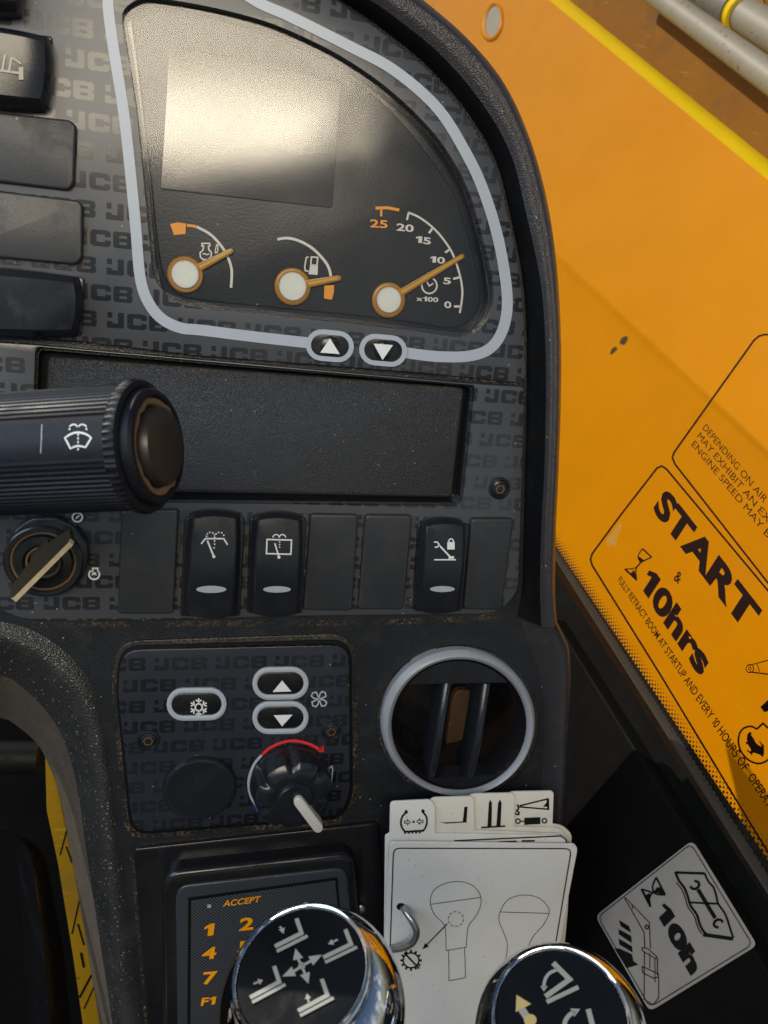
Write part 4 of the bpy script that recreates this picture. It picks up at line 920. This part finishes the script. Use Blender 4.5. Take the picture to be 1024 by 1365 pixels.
text(st, 'OPERATION', (996,1036.5), (1037,1099), (1005,1029), 'maroon', hw, .012)
Zb = Z(880,840,6.2)
art(st, 'boom_drawing', 'maroon', hw, [(ell(*Zb(742,318),5,5.4,18),1.2,True), (ell(*Zb(742,318),1.8,2,12),1.0,True), ([Zb(735,292),Zb(893,248),Zb(1100,190)],1.3,False), ([Zb(740,345),Zb(893,364),Zb(1100,390)],1.8,False), ([Zb(800,280),Zb(825,345)],1.0,False)], [[Zb(828,635),Zb(900,570),Zb(1000,640),Zb(860,678)]])
hare = [(716,900),(722,860),(742,840),(758,850),(752,868),(775,895),(790,930),(812,950),(838,962),(818,915),(826,912),(846,955),(840,930),(858,950),(860,985),(858,1030),(848,1050),(825,1030),(800,1020),(770,1012),(755,1035),(748,1022),(716,998),(722,988),(746,1004),(752,990),(735,960),(722,940),(710,945),(708,925),(722,918)]
art(st, 'engine_hare_symbol', 'maroon', hw, [(cr([Zb(*q) for q in [(800,818),(750,795),(690,812),(655,860),(648,930),(668,1000),(720,1065),(790,1100),(850,1095),(905,1060),(950,1000),(950,900),(900,820)]],4),2.6,False), ([Zb(800,818),Zb(850,770),Zb(905,820)],2.6,False)], [[Zb(*q) for q in hare]])
st2 = T('window_sticker', 'clear window sticker with three lines of small capitals about engine speed', 'sticker', WIN, 1000, 560, .0004)
fr2 = [Zw(1300,75),Zw(838,74),Zw(818,80),Zw(800,95),Zw(650,305),Zw(497,520),Zw(490,540),Zw(500,565),Zw(853,1016),Zw(1250,1480)]
art(st2, 'frame_line', 'maroon', hw, [(fr2,2.6,False)])
text(st2, 'DEPENDING ON AIR', Zw(603,430), Zw(836,714), Zw(619,411), 'maroon', hw, 0, tr=Zw(853,694))
text(st2, 'MAY EXHIBIT AN EX', Zw(582,462), Zw(850,790), Zw(598,443), 'maroon', hw, 0, tr=Zw(867,770))
text(st2, 'ENGINE SPEED MAY BE', Zw(561,493), Zw(868,868), Zw(577,474), 'maroon', hw, 0, tr=Zw(885,848))
sill = T('window_sill', 'black plastic sill panel below the side window', 'trim', WIN, 850, 1200, -.02)
slab(sill, 'back_panel', [(600,545),(1100,1322),(1300,1600),(1300,2200),(700,2200),(600,900)], -.04, -.016, 0, 'void')
slab(sill, 'face_panel', [(739,825),(839,986),(922,1119),(1012,1277),(1200,1600),(1200,2200),(700,2200),(690,900)], -.02, -.004, .002, 'trimdark')
lab = T('service_sticker', 'grey square sticker reading 10h with open book and spanner on black sill', 'sticker', WIN, 900, 1235, -.003)
Zs = Z(780,1100,4.197)
lb = slab(lab, 'foil', rp([Zs(598,84),Zs(958,672),Zs(360,1042),Zs(56,508)], 9, 5), -.0036, -.0028, .0001, 'sticker', seg=1)
hl = -.0024
art(lab, 'border_line', 'black', hl, [(rp([Zs(592,104),Zs(936,668),Zs(362,1018),Zs(72,514)], 9, 5), 1.1, True)], parent=lb)
book_a = [Zs(*q) for q in cr([(505,262),(525,310),(555,350),(575,400),(590,450),(625,500),(640,550),(660,590),(680,610)],3)]
book_b = [Zs(*q) for q in cr([(668,268),(690,315),(720,350),(735,400),(745,440),(780,490),(800,540),(815,590),(830,630)],3)]
art(lab, 'book_symbol', 'black', hl, [(book_a,3.2,False), ([Vector(p)+Vector((-3.4,2)) for p in book_a[3:-2]],1.4,False), (book_b,2.6,False), ([Zs(505,265),Zs(668,270)],3.4,False), ([Zs(660,612),Zs(828,636)],5.0,False), ([Zs(578,432),Zs(745,440)],2.6,False), ([Zs(632,360),Zs(728,520)],5.2,False),
    (ell(*Zs(614,335),5,6,10,-160,110,60),3.4,False), (ell(*Zs(745,550),5,6,10,20,290,60),3.4,False)], parent=lb)
text(lab, '10h', Zs(388,490), Zs(590,845), Zs(455,425), 'black', hl, .06, tr=Zs(660,780), parent=lb)
art(lab, 'hourglass_symbol', 'black', hl, [([Zs(398,292),Zs(448,390)],2.6,False), ([Zs(316,358),Zs(366,456)],3.0,False), ([Zs(*q) for q in cr([(398,292),(378,340),(380,375),(350,368),(316,358)],4)],2.2,False), ([Zs(*q) for q in cr([(448,390),(405,388),(380,378),(360,410),(366,456)],4)],2.2,False)], [[Zs(*q) for q in [(448,390),(382,376),(400,350),(425,345)]], [Zs(*q) for q in [(366,456),(335,395),(362,378)]]], parent=lb)
arr = [[Zs(*q) for q in f] for f in [[(190,530),(245,565),(258,602),(200,566)],[(188,582),(258,620),(262,660),(190,612)],[(188,634),(262,678),(266,712),(192,668)],[(165,690),(192,690),(262,722),(270,760),(298,780),(232,800)]]]
art(lab, 'arrow_symbol', 'black', hl, [], arr, parent=lb)
art(lab, 'boom_drawing', 'black', hl, [([Zs(*q) for q in f],w_,False) for f, w_ in [([(225,405),(360,545),(366,690)],1.1),([(222,412),(240,440),(330,600),(334,690)],1.1),([(225,405),(222,412)],2),([(262,448),(268,470)],1),([(320,684),(350,690),(400,735),(395,748),(320,702),(320,684)],1.1),([(332,705),(330,975),(380,1005),(412,965),(412,850)],1.1),([(362,715),(362,800)],.9),([(404,740),(406,840)],1.2),([(390,745),(392,880)],.9),([(320,790),(410,832),(408,850),(385,858),(322,825),(320,790)],1.2)]]+[(ell(*Zs(346,570),2.2,2.6,12),1.5,True)], parent=lb)

# ---------------------------------------------------------------- boom outside the window
BOOM = Plane(WIN.pt - WIN.n*.36, WIN.ex, WIN.ey)
bo = T('lifting_boom', 'broad yellow painted boom outside the window with bright lit top edge', 'boom', BOOM, 900, 500, 0)
low = lambda x: (x, 240+(x-1024)*.822); upe = lambda x: (x, 213+(x-1024)*.804)
side = [low(545), low(700), low(850), low(1024), low(1250), (1250,1700), (545,1500)]
fold = lambda x, d: (x, 330+(x-735)*.93+d)
sp = loft(bo, 'side_plate', [([low(x) for x in (545,700,850,1024,1250)],0), ([fold(x,-60) for x in (500,735,865,1024,1250)],0), ([fold(x,-6) for x in (500,735,865,1024,1250)],0), ([fold(x,6) for x in (500,735,865,1024,1250)],-.001), ([fold(x,80) for x in (500,735,865,1024,1250)],-.012), ([(440,900),(735,1050),(865,1150),(1024,1300),(1250,1500)],-.075)], 'boom', n=60, sub=3)
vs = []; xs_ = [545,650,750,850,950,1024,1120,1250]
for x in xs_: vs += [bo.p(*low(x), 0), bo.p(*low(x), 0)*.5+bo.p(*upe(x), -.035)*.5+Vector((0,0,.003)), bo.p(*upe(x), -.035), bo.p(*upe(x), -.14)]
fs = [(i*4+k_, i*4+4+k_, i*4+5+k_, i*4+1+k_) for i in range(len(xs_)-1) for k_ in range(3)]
mesh(bo, 'top_edge', vs, fs, 'boomlit', ang=50)
slab(bo, 'rear_plate', [upe(545), upe(1250), (1250,260), (1250,-150), (545,-600)], -.16, -.12, 0, 'boomshade')
bpy.context.view_layer.update(); _inv = bo.e.matrix_world.inverted()
def on_plate(u, v):
    o_ = _inv @ EYE; d_ = (_inv.to_3x3() @ ray(u, v)).normalized(); ok, q, *_ = sp.ray_cast(o_, d_); return (q.z if ok else -.006)+bo.o.z+.0012
art(bo, 'paint_chip', 'keyside', on_plate, [], [cr([Zw(*q) for q in f],3,True) for f in [[(290,105),(300,85),(318,80),(316,96),(305,110)],[(255,148),(258,132),(272,120),(280,126),(268,138)]]], parent=sp)
hr = ring(bo, 'slot_rim', ell(655,28,15,27,32,rot=8), ell(657,28,10,21,32,rot=8), 0, .003, 'boom', sp, .007)
art(bo, 'slot_opening', 'pipe', .001, [], [ell(657,28,11,22,32,rot=8)], parent=sp)
def pipe(name, label, a, b, h, rpx, mat, flange=False):
    t = T(name, label, 'pipe', BOOM, *b, h, group='pipes running along the boom')
    A_, B_ = t.p(*a, h), t.p(*b, h); d = (BOOM.hit(*b, h)-EYE).length; r = rpx*d/FPX*.9
    tube(t, 'pipe_run', [A_+(A_-B_)*.4, A_, B_, B_+(B_-A_)*1.5], r, mat, n=32)
    if flange:
        dv = (B_-A_); tube(t, 'clamp_sleeve', [A_+dv*-.2, A_+dv*-.19, A_+dv*.62, A_+dv*.66], r*1.35, 'pipe2', n=32)
        tube(t, 'clamp_collar', [A_+dv*.66, A_+dv*.72], r*1.22, 'boomlit', n=32)
    return t
pipe('hydraulic_pipe', 'speckled grey-beige pipe running along the top of the boom', (885,0), (1024,101), -.05, 16, 'pipe')
pipe('hydraulic_pipe', 'thick oily pipe with clamp sleeve in the top right corner', (925,-22), (1024,40), -.10, 19, 'pipe', True)
ch = T('chassis_rail', 'narrow scratched yellow rail seen past the console side at lower left', 'rail', DASH, 100, 1250, -.13)
slab(ch, 'rail_face', [(60,1000),(74,1032),(105,1185),(140,1365),(165,1480),(135,1480),(110,1365),(96,1268),(77,1152),(62,1081)], -.15, -.085, .001, 'chassis')
for a_, b_, w_ in [((80,1140),(91,1100),2),((96,1245),(106,1200),2),((106,1330),(122,1300),3),((112,1345),(127,1312),2),((104,1232),(112,1260),2.4),((88,1128),(96,1150),2),((108,1270),(112,1290),3.5)]:
    art(ch, 'scratch_mark', 'void', -.0845, [([a_, b_], w_, False)])
col = T('steering_column', 'dark steering column shroud in the lower left shadow', 'column', DASH, 40, 1300, -.16)
tube(col, 'cross_tube', [col.p(-120,1012,-.12), col.p(20,1010,-.12), col.p(46,1010,-.12), col.p(52,1010,-.12)], .011, 'void', n=32)
loft(col, 'shroud', [([(-90,1100),(10,1120),(26,1200),(34,1300),(44,1480)],-.17),([(-60,1090),(30,1120),(50,1200),(62,1300),(76,1480)],-.13),([(-40,1085),(48,1125),(74,1210),(88,1300),(104,1480)],-.16)], 'gloss', n=40)
fl_ = T('cab_floor', None, None, DASH, 300, 1300, -.30, kind='structure')
slab(fl_, 'floor_sheet', [(-900,700),(420,700),(420,2400),(-900,2400)], -.32, -.30, 0, 'void')
